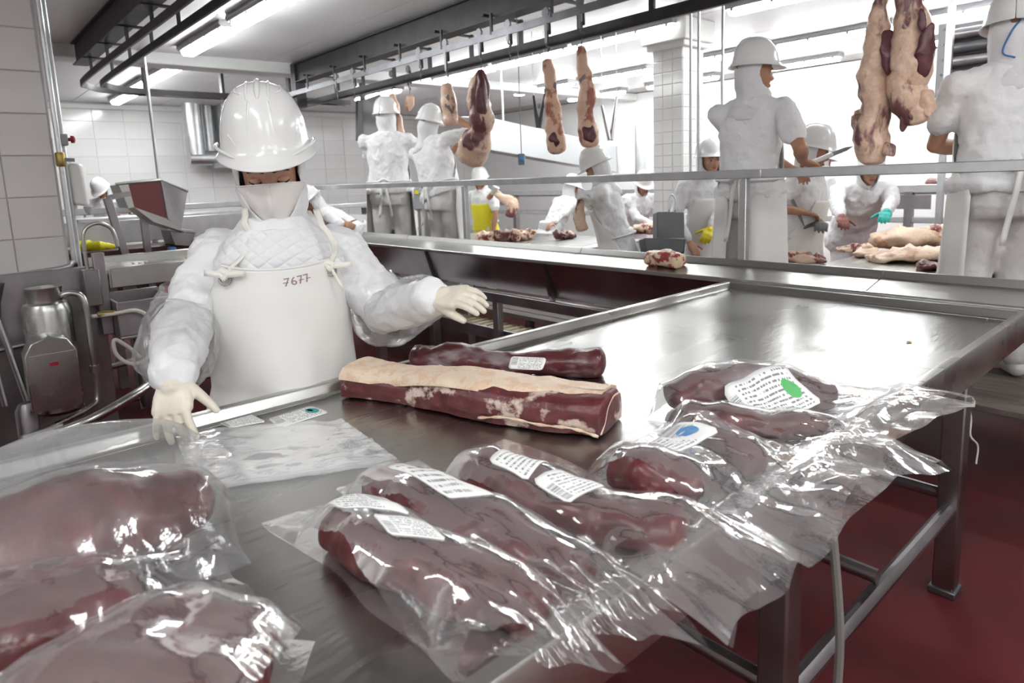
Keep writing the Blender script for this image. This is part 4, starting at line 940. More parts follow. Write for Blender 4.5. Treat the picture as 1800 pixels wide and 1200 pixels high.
def bag(label, c0, c1, o0, o1, ms, seed, mats=None, group='clear bags of meat on the table', droop=.03, mouth=.035, name='plastic_bag', lab=(), meatlabel=None, meatmat='beef', nu=56, nv=90, extra=None, lift=None, amp=.008, matl=None, bulge=.0, mamp=.016, iters=150, slope=1.0):
    """c0 c1 closed end corners, o0 o1 open end corners (x, y[, z]); the film is relaxed over the meat"""
    cuts = []
    for q, (pts, rx, rz) in enumerate(ms):
        o = meat('beef_cut', pts, rx, rz, MT[meatmat], seed+q*3.1, mamp, flat=TZ+.001, freq=13)
        tag(o, meatlabel+('' if q == 0 else ', smaller piece beside it'), 'meat'); cuts.append(o)
    cz = lambda p: np.array([p[0], p[1], p[2] if len(p) > 2 else TZ+.002]); c0, c1, o0, o1 = map(cz, (c0, c1, o0, o1))
    U, Vv = np.meshgrid(np.linspace(0, 1, nu), np.linspace(0, 1, nv)); rs = np.random.RandomState(int(seed*10)+3)
    wob = lambda a, s: np.array([[mnoise.noise(Vector((a*x*3+seed, s, 0))) for x in np.linspace(0, 1, nv)]]).T[:, 0]
    el, er = wob(1, 1.)*.022, wob(1, 7.)*.022
    B = (c0[None, None]*(1-U[..., None])+c1[None, None]*U[..., None])*(1-Vv[..., None])+(o0[None, None]*(1-U[..., None])+o1[None, None]*U[..., None])*Vv[..., None]
    side = nrm(c1-c0); B = B+side[None, None]*((el[:, None]*(1-U)+er[:, None]*U)[..., None]); ax = nrm((o0+o1)/2-(c0+c1)/2)
    en = np.array([mnoise.noise(Vector((x*2.6+seed, 3, 1))) for x in np.linspace(0, 1, nu)])*.022
    B = B+ax[None, None]*((en[None]*Vv**4+en[::-1][None]*.5*(1-Vv)**4)[..., None])
    X, Y = B[..., 0], B[..., 1]
    floor_ = np.where((Y < TY0+.045) & (Y > TY0-.004), RZ+.002, np.where(Y > TY0, TZ+.0015, RZ-.012-droop*np.clip((TY0-Y)/.14, 0, 2)**1.4)); floor_ = np.where(X > TX1, RZ, floor_)
    for _ in range(6): floor_[1:-1] = np.maximum(floor_[1:-1], (floor_[:-2]+floor_[2:])/2-.002)
    ob = np.maximum(mesh_obst(cuts, X, Y)+.005, floor_+.003)
    if lift: ob = np.maximum(ob, lift(X, Y))
    cu_ = np.linalg.norm(c1-c0)/(nu-1); cv_ = np.linalg.norm((o0+o1-c0-c1)/2)/(nv-1)
    for _ in range(26):
        ob[:, 1:] = np.maximum(ob[:, 1:], ob[:, :-1]-slope*cu_); ob[:, :-1] = np.maximum(ob[:, :-1], ob[:, 1:]-slope*cu_)
        ob[1:] = np.maximum(ob[1:], ob[:-1]-slope*cv_); ob[:-1] = np.maximum(ob[:-1], ob[1:]-slope*cv_)
    z = ob.copy(); cur = np.exp(-((Vv-1)/.16)**2)*mouth*(np.sin(np.pi*U)**.7)*(1+.4*np.sin(U*5+seed))
    for it in range(iters):
        zz = z.copy(); zz[1:-1, 1:-1] = (z[:-2, 1:-1]+z[2:, 1:-1]+z[1:-1, :-2]+z[1:-1, 2:])/4; zz[-1, 1:-1] = (z[-1, :-2]+z[-1, 2:])/2
        z = np.maximum(ob, zz); z[:, 0] = floor_[:, 0]+.003; z[:, -1] = floor_[:, -1]+.003; z[0] = floor_[0]+.003
    z = np.maximum(z, ob)+cur+np.maximum(0, bulge)*np.sin(np.pi*U)*np.sin(np.pi*Vv)
    loose = np.clip((z-ob)/.015, .12, 1)
    W1 = np.zeros_like(z); W2 = np.zeros_like(z)
    for i in range(nv):
        for k in range(nu):
            u, v = U[i, k], Vv[i, k]
            n1 = mnoise.noise(Vector((u*6+seed*1.7+v*2.2, v*3.2, seed))); n2 = mnoise.noise(Vector((u*9-v*6, v*9+u*4, seed+4))); n3 = mnoise.noise(Vector(((u-.5)*(7-3*v), v*1.5, seed+9)))
            W1[i, k] = (1-2*abs(n1))*.7+(.6-2*abs(n2))*.5*(1-.75*v)+(1-2.2*abs(n3))*.6*v; W2[i, k] = mnoise.noise(Vector((u*3.5+seed, v*4, 20)))
    fade = np.minimum(1, np.minimum(U, 1-U)*9+.15)
    z = np.maximum(z+W1*amp*loose*fade, ob)
    for _ in range(2):
        zz = z.copy(); zz[1:-1, 1:-1] = (z[1:-1, 1:-1]*2+z[:-2, 1:-1]+z[2:, 1:-1]+z[1:-1, :-2]+z[1:-1, 2:])/6; z = np.maximum(zz, ob-.0015)
    zb = np.minimum(floor_+.0005, z-.002)
    zb = np.where(Y < TY0, zb+W2*.010*fade, zb)
    top = [[np.array([X[i, k], Y[i, k], z[i, k]]) for k in range(nu)] for i in range(nv)]
    sh = .992
    bot = [[np.array([X[i, k], Y[i, k], zb[i, k]]) for k in range(nu)] for i in range(0, nv, 2)]
    r = empty(name, np.array([X.mean(), Y.mean(), TZ]), label, 'bag', group); mt = matl or MT['plastic']
    MB().grid(top).build('top_film', mt, r, 180, fixn=False); MB().grid(bot).build('bottom_film', mt, r, 180, fixn=False)
    def S(u, v, off=-.0012):
        a, b = u*(nu-1), v*(nv-1); i, k = min(nv-2, int(b)), min(nu-2, int(a)); fb, fa = b-i, a-k; q = lambda A: (A[i, k]*(1-fa)+A[i, k+1]*fa)*(1-fb)+(A[i+1, k]*(1-fa)+A[i+1, k+1]*fa)*fb
        return np.array([q(X), q(Y), q(z)+off])
    for li, (u0, v0, u1, v1, rot, mi, seal) in enumerate(lab):
        cu, cv, hu, hv = (u0+u1)/2, (v0+v1)/2, (u1-u0)/2, (v1-v0)/2; cr, sr = math.cos(rot), math.sin(rot)
        fn = lambda a, b, cu=cu, cv=cv, hu=hu, hv=hv, cr=cr, sr=sr: S(min(.99, max(.01, cu+(2*a-1)*hu*cr-(2*b-1)*hv*sr)), min(.99, max(.01, cv+(2*a-1)*hu*sr+(2*b-1)*hv*cr)), .0008)
        so = sticker(fn, 'label', LM[mi], r, cut=.08)
        if seal: disc(fn, .82, .5, .10, .22, 'emblem', MT[seal], so, 18)
    return r, S
Z0 = TZ+.001
def mz(pts, h): return [(x, y, Z0+hh) for (x, y), hh in zip(pts, h)]
def mpx(pix, h):
    """meat centre line seen at these pixels, lying on the table with half heights h"""
    return [tuple(atz(x, y, Z0+q)) for (x, y), q in zip(pix, h)]
def bx(pix, z): return tuple(atz(*pix, z))
def bagpx(label, C0, C1, O0, O1, zo, ms, seed, wl=.035, wr=.0, **k):
    a, b, c, d = [np.array(q) for q in (bx(C0, TZ+.002), bx(C1, TZ+.002), bx(O0, zo[0]), bx(O1, zo[1]))]; sd_ = nrm((b-a)*[1, 1, 0]); a = a-sd_*wl; c = c-sd_*wl*.7; b = b+sd_*wr
    return bag(label, a[:2], b[:2], c, d, [(mpx(p, h), rx, h) for p, h, rx in ms], seed, **k)
bagpx('clear bag with two white labels, nearest the front of the row', (468, 918), (655, 862), (815, 1235), (1100, 1205), (.83, .84), [([(610, 922), (700, 972), (812, 1018), (940, 1062)], [.036, .040, .036, .030], [.044, .052, .050, .042])], 1.3, wl=.0,
    lab=[(.22, .22, .62, .42, .35, 1, None), (.28, .48, .62, .60, .2, 0, None)], meatlabel='beef cut in the nearest bag of the front row', meatmat='beef_spotted', droop=.05, mouth=.03, amp=.011)
bagpx('clear bag with a bright white label, second from the front', (612, 852), (735, 808), (1050, 1120), (1250, 1138), (.855, .85), [([(680, 850), (780, 905), (900, 955), (1025, 1000)], [.030, .034, .031, .024], [.042, .050, .048, .034])], 2.6,
    lab=[(.26, .20, .66, .50, .1, 1, None)], meatlabel='long dark beef cut in the second bag from the front', meatmat='beef_silver', droop=.02, mouth=.035, amp=.011)
bagpx('clear bag with two printed labels, third from the front', (772, 838), (888, 772), (1295, 1115), (1425, 985), (.85, .855), [([(832, 822), (920, 862), (1040, 905), (1180, 930)], [.034, .035, .029, .034], [.045, .052, .046, .050])], 3.9,
    lab=[(.14, .22, .56, .37, -.1, 1, None), (.18, .41, .56, .54, .05, 0, None)], meatlabel='beef cut with two labels in the third bag from the front', meatmat='beef', droop=.03, mouth=.03, amp=.011)
bagpx('clear bag with blue-sealed label, fourth from the front', (1035, 840), (1172, 738), (1430, 978), (1587, 835), (.858, .86), [([(1095, 825), (1150, 835), (1215, 860)], [.036, .042, .03], [.045, .055, .042]), ([(1225, 752), (1265, 780), (1320, 815)], [.030, .032, .024], [.030, .034, .028])], 5.2,
    lab=[(.30, .10, .66, .36, .35, 1, 'seal'), (.12, .03, .42, .16, .1, 2, None)], meatlabel='rounded beef cut in the fourth bag, under the blue-sealed label', meatmat='beef', droop=.02, mouth=.035, amp=.011)
bagpx('clear bag with pointed open end, second from the back', (1168, 756), (1272, 702), (1500, 835), (1680, 814), (.862, .85), [([(1215, 735), (1330, 745), (1440, 752)], [.026, .028, .022], [.036, .038, .028])], 6.5,
    meatlabel='flat beef cut in the second bag from the back', meatmat='beef', droop=.03, mouth=.04, amp=.011)
bagpx('clear bag with green-marked label at the back of the row', (1143, 728), (1290, 632), (1560, 775), (1715, 700), (.87, .885), [([(1190, 700), (1262, 678), (1350, 672), (1455, 700)], [.034, .046, .046, .028], [.042, .055, .058, .036])], 7.8,
    lab=[(.10, .34, .44, .58, .5, 2, 'logo2')], meatlabel='thick beef cut in the bag at the back of the row', meatmat='beef_silver', droop=.0, mouth=.06, amp=.013)
# left side: open bags
hp_ = atd(292, 745, 1.40)
def lift1(X, Y):
    R = np.array(smooth_path([hp_+RT*.05-UP*.03, hp_, atd(215, 744, 1.32), atd(140, 752, 1.26), atd(70, 766, 1.20), atd(0, 795, 1.14), atd(-60, 830, 1.10)], 6)); Zr = np.full(X.shape, TZ)
    for p in R: d2 = (X-p[0])**2+(Y-p[1])**2; Zr = np.maximum(Zr, np.where(d2 < .0006, p[2], TZ))
    return Zr
big = plastic('milky_plastic_film', .10, .32, .05, .12, 9)
bag('big open bag the packer lifts by its edge at the left', (-.20, 1.00), (.30, .97), (-.24, 1.56), (.38, 1.55), [(mz([(-.02, 1.10), (.10, 1.13), (.21, 1.14), (.26, 1.17)], [.07, .075, .062, .04]), [.10, .12, .10, .06], [.07, .075, .062, .04])], 9.1,
    meatlabel='large beef cut in the open bag at the left', meatmat='beef', lift=lift1, slope=1.6, matl=big, amp=.012, mouth=.0, group=None)
bag('crumpled clear bag over meat at the lower left', (-.16, .86), (-.12, 1.05), (.25, .83), (.25, 1.05), [(mz([(-.10, .96), (.02, .95), (.12, .93)], [.05, .055, .04]), [.09, .10, .07], [.05, .055, .04])], 10.4,
    meatlabel='dark beef cut under film at the lower left', meatmat='beef_silver', amp=.014, mouth=.05, group=None)
bag('clear bag stretched tight over a big cut in the bottom corner', (.02, .44), (-.16, .60), (.30, .74), (.12, .92), [(mz([(.0, .62), (.09, .70), (.17, .77)], [.055, .062, .05]), [.11, .125, .10], [.055, .062, .05])], 11.7,
    meatlabel='big marbled beef cut in the bottom left corner', meatmat='beef_spotted', amp=.005, mouth=.0, group=None, matl=plastic('tight_clear_film', .03, .12, .03, .10, 8))
# stack of empty bags
sb = empty('empty_bags', atz(500, 800, TZ), 'flat pile of empty clear bags lying on the table before the packer', 'bag')
for q in range(4):
    pix = [(318, 764), (560, 752), (612, 750), (700, 806), (705, 815), (352, 866)]
    jx = random.uniform(-4, 4)*q; c_ = [atz(x+jx, y+random.uniform(-2, 2)*q, TZ) for x, y in pix]
    G = []
    for v in np.linspace(0, 1, 22):
        row = []
        for u in np.linspace(0, 1, 50):
            top_ = c_[0]*(1-u/.75)+c_[1]*(u/.75) if u < .75 else c_[1]*(1-(u-.75)/.25)+c_[2]*((u-.75)/.25)
            bt_ = c_[5]*(1-u)+c_[4]*u; p = top_*(1-v)+bt_*v
            k = mnoise.noise(Vector((u*4, v*14, q))); row.append(p+np.array([0, 0, .002+q*.0022+.007*max(0, 1-2.4*abs(k))*(.3+q*.25)+.006*math.exp(-((v-.62)/.03)**2)*(q == 3)]))
        G.append(row)
    MB().grid(G).build('empty_bag', plastic('milky_empty_bag', .20, .34, .06, .25, 12, (.4, 1, 1), .14) if q == 0 else bpy.data.materials['milky_empty_bag'], sb, 180, fixn=False)
# ------------------------------------------------------------------ overhead beams, rails, hooks, hanging meat
def ibeam(r, x, y0, y1, z0, z1, w=.10, t=.012):
    MB().span((x-w/2, y0, z1-t), (x+w/2, y1, z1)).build('flange', MT['dark_iron'], r); MB().span((x-w/2, y0, z0), (x+w/2, y1, z0+t)).build('flange', MT['dark_iron'], r)
    MB().span((x-.03, y0, z0+t), (x+.03, y1, z1-t)).build('web', MT['dark_iron'], r)
b1 = empty('overhead_rail', (1.3, 4, 2.4), 'dark overhead rail and beam at upper left, curving round to the right', 'rail')
ibeam(b1, 1.22, 1.0, 7.38, 2.60, 2.80, .12)
def flat_rail(pts, h, w, name, mat, r): 
    P = smooth_path(pts, 6); MB().loft([[p+q for q in (n*w/2+z*h/2, n*w/2-z*h/2, -n*w/2-z*h/2, -n*w/2+z*h/2)] for p, n, z in ((P[i], nrm(np.cross(P[min(i+1, len(P)-1)]-P[max(i-1, 0)], (0, 0, 1))), np.array([0, 0, 1.])) for i in range(len(P)))]).build(name, mat, r, 40)
for off in (0, .16):
    flat_rail([(1.22+off, 1.0, 2.47), (1.22+off, 4, 2.47), (1.22+off, 7.2, 2.47), (1.32+off, 7.75-off*.5, 2.47), (1.62+off, 8.05-off, 2.47), (2.4, 8.1-off, 2.47), (3.2, 8.1-off, 2.47), (4.3, 8.15-off, 2.47)], .055, .016, 'track', MT['dark_iron'], b1)
for y in (1.6, 2.4, 3.2, 4.0, 4.8, 5.5, 6.2, 6.9):
    for off in (0, .16): MB().span((1.21+off, y-.012, 2.47), (1.23+off, y+.012, 2.61)).build('hanger', MT['dark_iron'], b1)
    MB().span((1.16, y-.02, 2.592), (1.40, y+.02, 2.606)).build('hanger_arm', MT['dark_iron'], b1)
for x in (1.9, 2.7, 3.5): MB().span((x-.015, 8.0, 2.44), (x+.015, 8.08, CEIL)).build('hanger', MT['dark_iron'], b1)
b2 = empty('overhead_rail', (3.3, 4, 2.4), 'dark overhead beam with meat rails running over the workers', 'rail')
ibeam(b2, 3.32, .3, 7.38, 2.57, 2.78, .13)
MB().span((3.26, 7.3, 2.3), (3.38, 7.40, 2.78)).build('end_post', MT['dark_iron'], b2)
flat_rail([(3.22, .3, 2.445), (3.22, 4, 2.445), (3.22, 7.4, 2.445), (3.15, 8.1, 2.445)], .05, .014, 'track', MT['mid_iron'], b2)
flat_rail([(3.60, .3, 2.40), (3.60, 4, 2.40), (3.60, 8.2, 2.40)], .075, .03, 'track', MT['dark_iron'], b2)
for y in np.arange(.7, 7.3, .62):
    MB().span((3.212, y-.01, 2.45), (3.228, y+.01, 2.60)).build('hanger', MT['dark_iron'], b2)
    MB().span((3.59, y+.08, 2.42), (3.61, y+.12, 2.62)).build('hanger', MT['dark_iron'], b2)
    MB().span((3.22, y+.085, 2.60), (3.62, y+.115, 2.615)).build('hanger_arm', MT['dark_iron'], b2)
def hook(y, zt, label, x=3.22, swing=0.):
    r = empty('meat_hook', (x, y, zt), label, 'hook', 'hooks on the meat rail')
    MB().lathe([(.032, -.008), (.036, 0), (.032, .008)], (x, y, 2.49), 14, axis=(1, 0, 0)).build('trolley_wheel', MT['mid_iron'], r)
    rtube(MB(), [(x+.02, y, 2.50), (x+.025, y, 2.44), (x+.02, y-.01, 2.36)], [.012, .012, .010], 8).build('bracket', MT['dark_iron'], r, 180)
    MB().span((x-.008, y-.012, max(zt+.12, 2.27)), (x+.008, y+.012, 2.44)).build('shank', MT['mid_iron'], r)
    zz = max(zt+.12, 2.27)
    MB().tube(smooth_path([(x, y, zz), (x, y, zz-.02), (x+.0, y-.028, zz-.035), (x, y-.01, zz-.05)], 4), .006, 7).build('hook_tip', MT['mid_iron'], r, 180)
    if zz-.04 > zt: MB().tube([(x, y-.012, zz-.035), (x, y-.008, zt-.02)], .0045, 6).build('chain', MT['mid_iron'], r, 180)
    return r
def shank(label, pix, X, width, mat, seed, dep=.85, amp=.016, extra=()):
    """hanging leg: pixel centre line on the plane x = X"""
    P = [atx(x, y, X) for x, y in pix]; D = [np.dot(p-CAMP, FW) for p in P]; rx = [w*d/FPX/2 for w, d in zip(width, D)]
    r = empty('hanging_beef_leg', P[-1], label, 'meat', 'beef legs hanging from the rail')
    meat('leg_muscle', P, rx, [q*dep for q in rx], MT[mat], seed, amp, par=r, upv=tuple(FW), freq=10)
    for nm, px, ww, mt, dd in extra:
        Q = [atx(x, y, X) - FW*dd for x, y in px]; rr = [w*np.dot(q-CAMP, FW)/FPX/2 for w, q in zip(ww, Q)]
        ax_ = (Q[-1]-Q[0])/2; wv = nrm(np.cross(ax_, FW)); el_ = ellipsoid(MB(), (Q[0]+Q[-1])/2, wv*max(rr), FW*max(rr)*.6, ax_*1.25, 18, 14)
        el_.v = [tuple(np.array(p)+np.array([mnoise.noise(Vector(p)*22+Vector((seed, k, 0)))*max(rr)*.45 for k in (0, 3, 6)])) for p in el_.v]; el_.build(nm, MT[mt], r, 180)
    return P[0]
MT['dark_muscle'] = meat_mat('dark_leg_muscle', (.14, .045, .055), (.5, .35, .28), .12, 9, .35, .6)
MT['carcass_big'] = meat_mat('big_leg_fat_and_muscle', (.19, .075, .08), (.78, .54, .40), .58, 5., .38, .6, stretch=(1, 1, .4))
MT['grey_sinew'] = meat_mat('grey_sinew', (.26, .20, .20), (.62, .50, .42), .35, 9, .4, .7, stretch=(1, 1, .4))
T = shank('lean hanging shank, left of the two in the middle', [(962, 108), (966, 135), (968, 160), (972, 190), (972, 215), (976, 245), (978, 262)], 3.22, [16, 22, 20, 32, 28, 36, 30], 'carcass_fat', 1.,
    extra=[('shin', [(967, 140), (968, 172)], [19, 21], 'grey_sinew', .012), ('cut_face', [(974, 238), (976, 258)], [20, 16], 'dark_muscle', .05)]); hook(T[1], T[2], 'hook carrying the left of the two middle shanks')
T = shank('lean hanging shank, right of the two in the middle', [(1021, 84), (1024, 112), (1028, 140), (1032, 170), (1030, 200), (1034, 225), (1036, 250)], 3.22, [15, 20, 22, 34, 28, 34, 32], 'carcass_fat', 2.,
    extra=[('shin', [(1026, 122), (1030, 156)], [19, 21], 'grey_sinew', .012), ('cut_face', [(1032, 226), (1036, 252)], [22, 18], 'dark_muscle', .05)]); hook(T[1], T[2], 'hook carrying the right of the two middle shanks')
T = shank('hanging shank gripped by the leaning worker', [(786, 152), (788, 172), (790, 192), (792, 215)], 3.22, [18, 26, 28, 24], 'carcass', 3., extra=[('sinew', [(789, 170), (790, 205)], [14, 16], 'grey_sinew', .03)]); hook(T[1], T[2], 'hook over the leaning worker, left one')
T = shank('large hanging leg with a knob end beside the leaning worker', [(845, 126), (843, 150), (840, 180), (846, 205), (845, 228), (836, 252), (828, 275)], 3.22, [16, 34, 42, 46, 36, 58, 52], 'carcass', 4., extra=[('sinew', [(846, 140), (842, 180), (848, 215)], [12, 20, 22], 'dark_muscle', .06), ('knob', [(812, 268), (814, 285)], [16, 14], 'carcass_fat', .02)]); hook(T[1], T[2], 'hook over the leaning worker, right one')
T = shank('thin hanging leg at the worker seen from behind', [(690, 168), (696, 195), (704, 225), (708, 245)], 3.62, [12, 16, 14, 12], 'carcass', 5.); hook(T[1], T[2], 'hook over the worker seen from behind', x=3.62)
T = shank('short hanging piece between the two workers', [(720, 172), (720, 182), (718, 192)], 3.62, [14, 17, 12], 'carcass_fat', 6.); hook(T[1], T[2], 'hook between the two workers', x=3.62)
T = shank('big hanging leg in front of the right-hand wall, left of the pair', [(1555, -45), (1548, 10), (1545, 50), (1542, 95), (1536, 140), (1540, 180), (1532, 220), (1532, 255), (1530, 276)], 3.22, [24, 28, 38, 50, 52, 44, 58, 58, 48], 'carcass_big', 7., amp=.020,
    extra=[('dark_muscle', [(1550, 66), (1552, 100), (1555, 132)], [18, 28, 20], 'dark_muscle', .045), ('dark_muscle', [(1523, 75), (1522, 105), (1532, 150)], [14, 18, 14], 'grey_sinew', .045), ('fat_flap', [(1508, 200), (1520, 240), (1530, 278)], [14, 40, 50], 'carcass_big', .02), ('fat_flap', [(1552, 255), (1560, 275)], [20, 10], 'carcass_big', .03)]); hook(T[1], T[2], 'hook carrying the left big leg at right')
T = shank('big hanging leg in front of the right-hand wall, right of the pair', [(1592, -45), (1596, 8), (1600, 45), (1600, 85), (1602, 125), (1590, 150), (1602, 180), (1610, 208)], 3.22, [34, 44, 56, 60, 64, 58, 58, 40], 'carcass_big', 8., amp=.020,
    extra=[('dark_muscle', [(1622, 60), (1624, 95), (1612, 130)], [20, 32, 22], 'dark_muscle', .04), ('dark_muscle', [(1602, 30), (1604, 62)], [10, 14], 'dark_muscle', .065), ('sinew', [(1581, 30), (1580, 65)], [18, 22], 'grey_sinew', .055), ('fat_flap', [(1625, 160), (1636, 200)], [26, 30], 'carcass_big', .0), ('fat_flap', [(1584, 190), (1580, 230)], [18, 10], 'carcass_big', .03), ('dark_muscle', [(1575, 180), (1590, 212)], [12, 10], 'dark_muscle', .05)]); hook(T[1], T[2], 'hook carrying the right big leg at right')
for y, n in ((3.62, 'behind the middle shanks'), (5.9, 'over the packer, right'), (6.25, 'over the packer, left'), (4.75, 'by the first hanging shank')): hook(y, 2.26, 'empty hook '+n)
# ------------------------------------------------------------------ meat on the boning table
def slab(name, label, pix, z, rx, rz, mat, seed, amp=.040, group='cuts on the boning table', cat='meat'):
    P = [atz(x, y, .80+q) for (x, y), q in zip(pix, rz)]; o = meat(name, [(p[0], p[1], .802+q) for p, q in zip(P, rz)], rx, rz, MT[mat], seed, amp, flat=.8005, freq=17, m=20, n=22); tag(o, label, cat, group); return o
MT['rind'] = meat_mat('fat_rind_slab', (.60, .34, .22), (.80, .60, .43), .62, 6, .5, .8)
slab('fat_slab', 'broad pale fat slab lying nearest, beside the worker at the right', [(1535, 455), (1600, 447), (1680, 445)], .90, [.10, .16, .12], [.02, .04, .03], 'rind', 1.)
slab('fat_slab', 'orange tinted fat slab folded behind the broad one', [(1540, 425), (1590, 418), (1625, 420)], .91, [.13, .20, .15], [.05, .075, .05], 'rind', 2.3)
slab('trim_pile', 'dark red trimmings heaped at the right of the table', [(1620, 412), (1670, 408), (1720, 410)], .91, [.12, .18, .15], [.05, .07, .06], 'trim', 3.1)
slab('trim_strip', 'small cut trimmings under the bending worker', [(1472, 438), (1500, 436), (1525, 436)], .89, [.05, .07, .06], [.018, .026, .02], 'trim', 4.4)
slab('fat_piece', 'flat fat piece left of the broad slab', [(1510, 445), (1540, 447)], .89, [.08, .09], [.02, .02], 'rind', 4.9)
slab('beef_piece', 'fat edged beef piece lying behind the rail post', [(1395, 452), (1420, 455), (1448, 458)], .89, [.06, .085, .05], [.035, .032, .02], 'trim', 5.5)
slab('red_cut', 'dark red cut on the nearest slab at right', [(1620, 468), (1690, 466)], .885, [.06, .08], [.02, .022], 'beef_marbled', 6.2)
slab('beef_joint', 'red beef joint, left of three on the far left table', [(842, 418), (865, 416)], .92, [.06, .07], [.05, .055], 'trim', 7.)
slab('beef_joint', 'red beef joint, middle of three on the far left table', [(872, 416), (900, 414)], .92, [.07, .08], [.055, .05], 'beef_marbled', 7.7)
slab('beef_joint', 'red beef joint, right of three on the far left table', [(905, 414), (932, 412)], .92, [.07, .06], [.055, .045], 'trim', 8.2)
slab('beef_joint', 'small dark joint at the end of the far left table', [(980, 414), (1006, 412)], .91, [.055, .06], [.04, .035], 'beef_marbled', 8.9)
def held(name, label, pts, rx, rz, mat, seed): tag(meat(name, pts, rx, rz, MT[mat], seed, .012, upv=tuple(FW)), label, 'meat')
held('meat_strip', 'ragged meat strip held up by the worker with white gloves', [atd(1022, 352, 5.15), atd(1018, 378, 5.15), atd(1024, 402, 5.15)], [.03, .045, .05], [.02, .03, .03], 'carcass', 9.3)
held('meat_strip', 'meat piece swinging from the yellow-aproned worker', [atd(872, 342, 7.95), atd(900, 358, 7.9), atd(896, 378, 7.9)], [.03, .085, .06], [.03, .05, .04], 'carcass', 9.9)
slab('meat_heap', 'pale trimmings in front of the lowered-helmet worker', [(1125, 402), (1150, 402)], .98, [.12, .14], [.05, .055], 'trim', 10.4)
p_ = atx(1655, 320, 7.6)
tag(meat('meat_piece', [(7.6, p_[1]+.1, 1.20), (7.6, p_[1]-.12, 1.20)], [.1, .1], [.05, .05], MT['beef_marbled'], 11., .012, flat=1.151), 'red meat piece on the far raised conveyor', 'meat')
# ------------------------------------------------------------------ things hung on or near the ceiling
hd = empty('extraction_hood', (5.6, 6.2, 1.8), 'long grey sheet metal hood slanting behind the middle shanks', 'hood')
q = [aty(855, 205, 6.2), aty(1083, 256, 6.2), aty(1085, 303, 6.2), aty(850, 262, 6.2)]
MB().prism(q, (0, 0, 0), (.0, .5, .05)).build('casing', M('hood_sheet', (.50, .51, .52), .45, .5), hd, bevel=.01)
MB().prism([q[1], q[1]+np.array([.03, 0, 0]), q[2]+np.array([.03, 0, -.01]), q[2]], (0, -.01, 0), (0, .52, .05)).build('end_plate', MT['grey_plastic'], hd)
for k in (.2, .8): pp = q[0]*(1-k)+q[1]*k; MB().tube([(pp[0], 6.45, pp[2]), (pp[0], 6.45, CEIL)], .012, 8).build('hanger_rod', MT['galv'], hd)
cb = empty('pull_switch', atd(917, 280, 5.0), 'grey switch box with blue button hanging on a cable', 'switch')
c0 = atd(917, 280, 5.0); MB().tube([c0, (c0[0], c0[1], CEIL)], .004, 6).build('cable', MT['grey_plastic'], cb)
MB().box(c0, (.05, .05, .085), rz=YAW).build('box', M('switch_box', (.20, .24, .30), .4), cb, bevel=.006)
MB().lathe([(.02, 0), (.02, .014), (.014, .018)], c0-FW*.028, 14, axis=-FW).build('button', M('bright_blue', (.08, .30, .65), .3), cb)
for i, (xs, d_, mt, lb) in enumerate(((((938, 168), (946, 224), (958, 165), (948, 224)), 6.4, 'black', 'black forked hanger behind the left middle shank'), (((1058, 185), (1072, 246), (1084, 170), (1074, 246)), 6.4, 'steel_dark', 'steel forked hanger right of the middle shanks'))):
    r = empty('forked_hanger', atd(*xs[1], d_), lb, 'hanger')
    for a, b in ((0, 1), (2, 3)):
        A_, B_ = atd(*xs[a], d_), atd(*xs[b], d_); MB().tube([A_, A_*.5+B_*.5, B_], [.012, .02, .022], 8).build('prong', MT[mt], r)
        MB().tube([A_, (A_[0], A_[1], CEIL)], .004, 6).build('rod', MT['galv'], r)
ev = empty('cooling_unit', (7.2, 1.2, 1.9), 'dark louvred cooling unit under the ceiling at the right', 'cooler')
MB().span((7.05, -.6, 1.98), (7.7, 2.0, 2.62)).build('casing', MT['grey_plastic'], ev, bevel=.01)
for k in range(5):
    MB().tube([(7.0, -.6, 2.06+k*.115), (7.0, 1.93, 2.06+k*.115)], .05, 14).build('louvre', MT['mid_iron'] if k % 2 else MT['steel_dark'], ev)
MB().span((6.93, 1.93, 1.98), (7.06, 2.02, 2.62)).build('bracket', MT['grey_plastic'], ev, bevel=.006)
for k in range(5): MB().lathe([(.012, 0), (.012, .01)], (6.93, 1.975, 2.05+k*.13), 8, axis=(-1, 0, 0)).build('bolt', MT['mid_iron'], ev)
MB().span((7.1, -.6, 1.70), (7.6, 1.95, 1.96)).build('drip_tray', M('dark_tray', (.22, .22, .22), .5), ev, bevel=.01)
dp = empty('air_duct', (3.5, 11.6, 1.8), 'galvanised air duct with elbow on the far back wall', 'duct')
a = aty(336, 190, 11.6); MB().tube([(a[0], 11.6, CEIL), (a[0], 11.6, 1.98)], .14, 18).build('vertical_duct', MT['galv'], dp)
MB().tube([(a[0]-.12, 11.6, 1.93), (a[0]+.45, 11.6, 1.93)], .12, 18).build('cross_duct', MT['galv'], dp)
MB().tube([(a[0]+.28, 11.75, CEIL), (a[0]+.28, 11.75, 2.0)], .09, 16).build('side_pipe', MT['galv'], dp)
MB().span((a[0]+.40, 11.4, 1.85), (a[0]+.8, 11.8, CEIL)).build('fan_box', MT['galv'], dp, bevel=.01); MB().span((a[0]+.25, 11.3, 1.76), (a[0]+.9, 11.85, 1.84)).build('fan_tray', MT['grey_plastic'], dp)
gb = empty('wall_unit', (4.3, 8.3, 2.0), 'grey square unit with dark frame under the rails', 'cooler')
q = [atd(632, 178, 8.2), atd(668, 165, 8.2), atd(668, 252, 8.2), atd(632, 248, 8.2)]; MB().prism(q, (0, 0, 0), tuple(FW*.35)).build('panel', MT['grey_plastic'], gb)
for s0, s1 in ((0, 3), (3, 2)): MB().beam(q[s0]-FW*.03, q[s1]-FW*.03, .06, .06).build('frame_bar', MT['dark_iron'], gb)
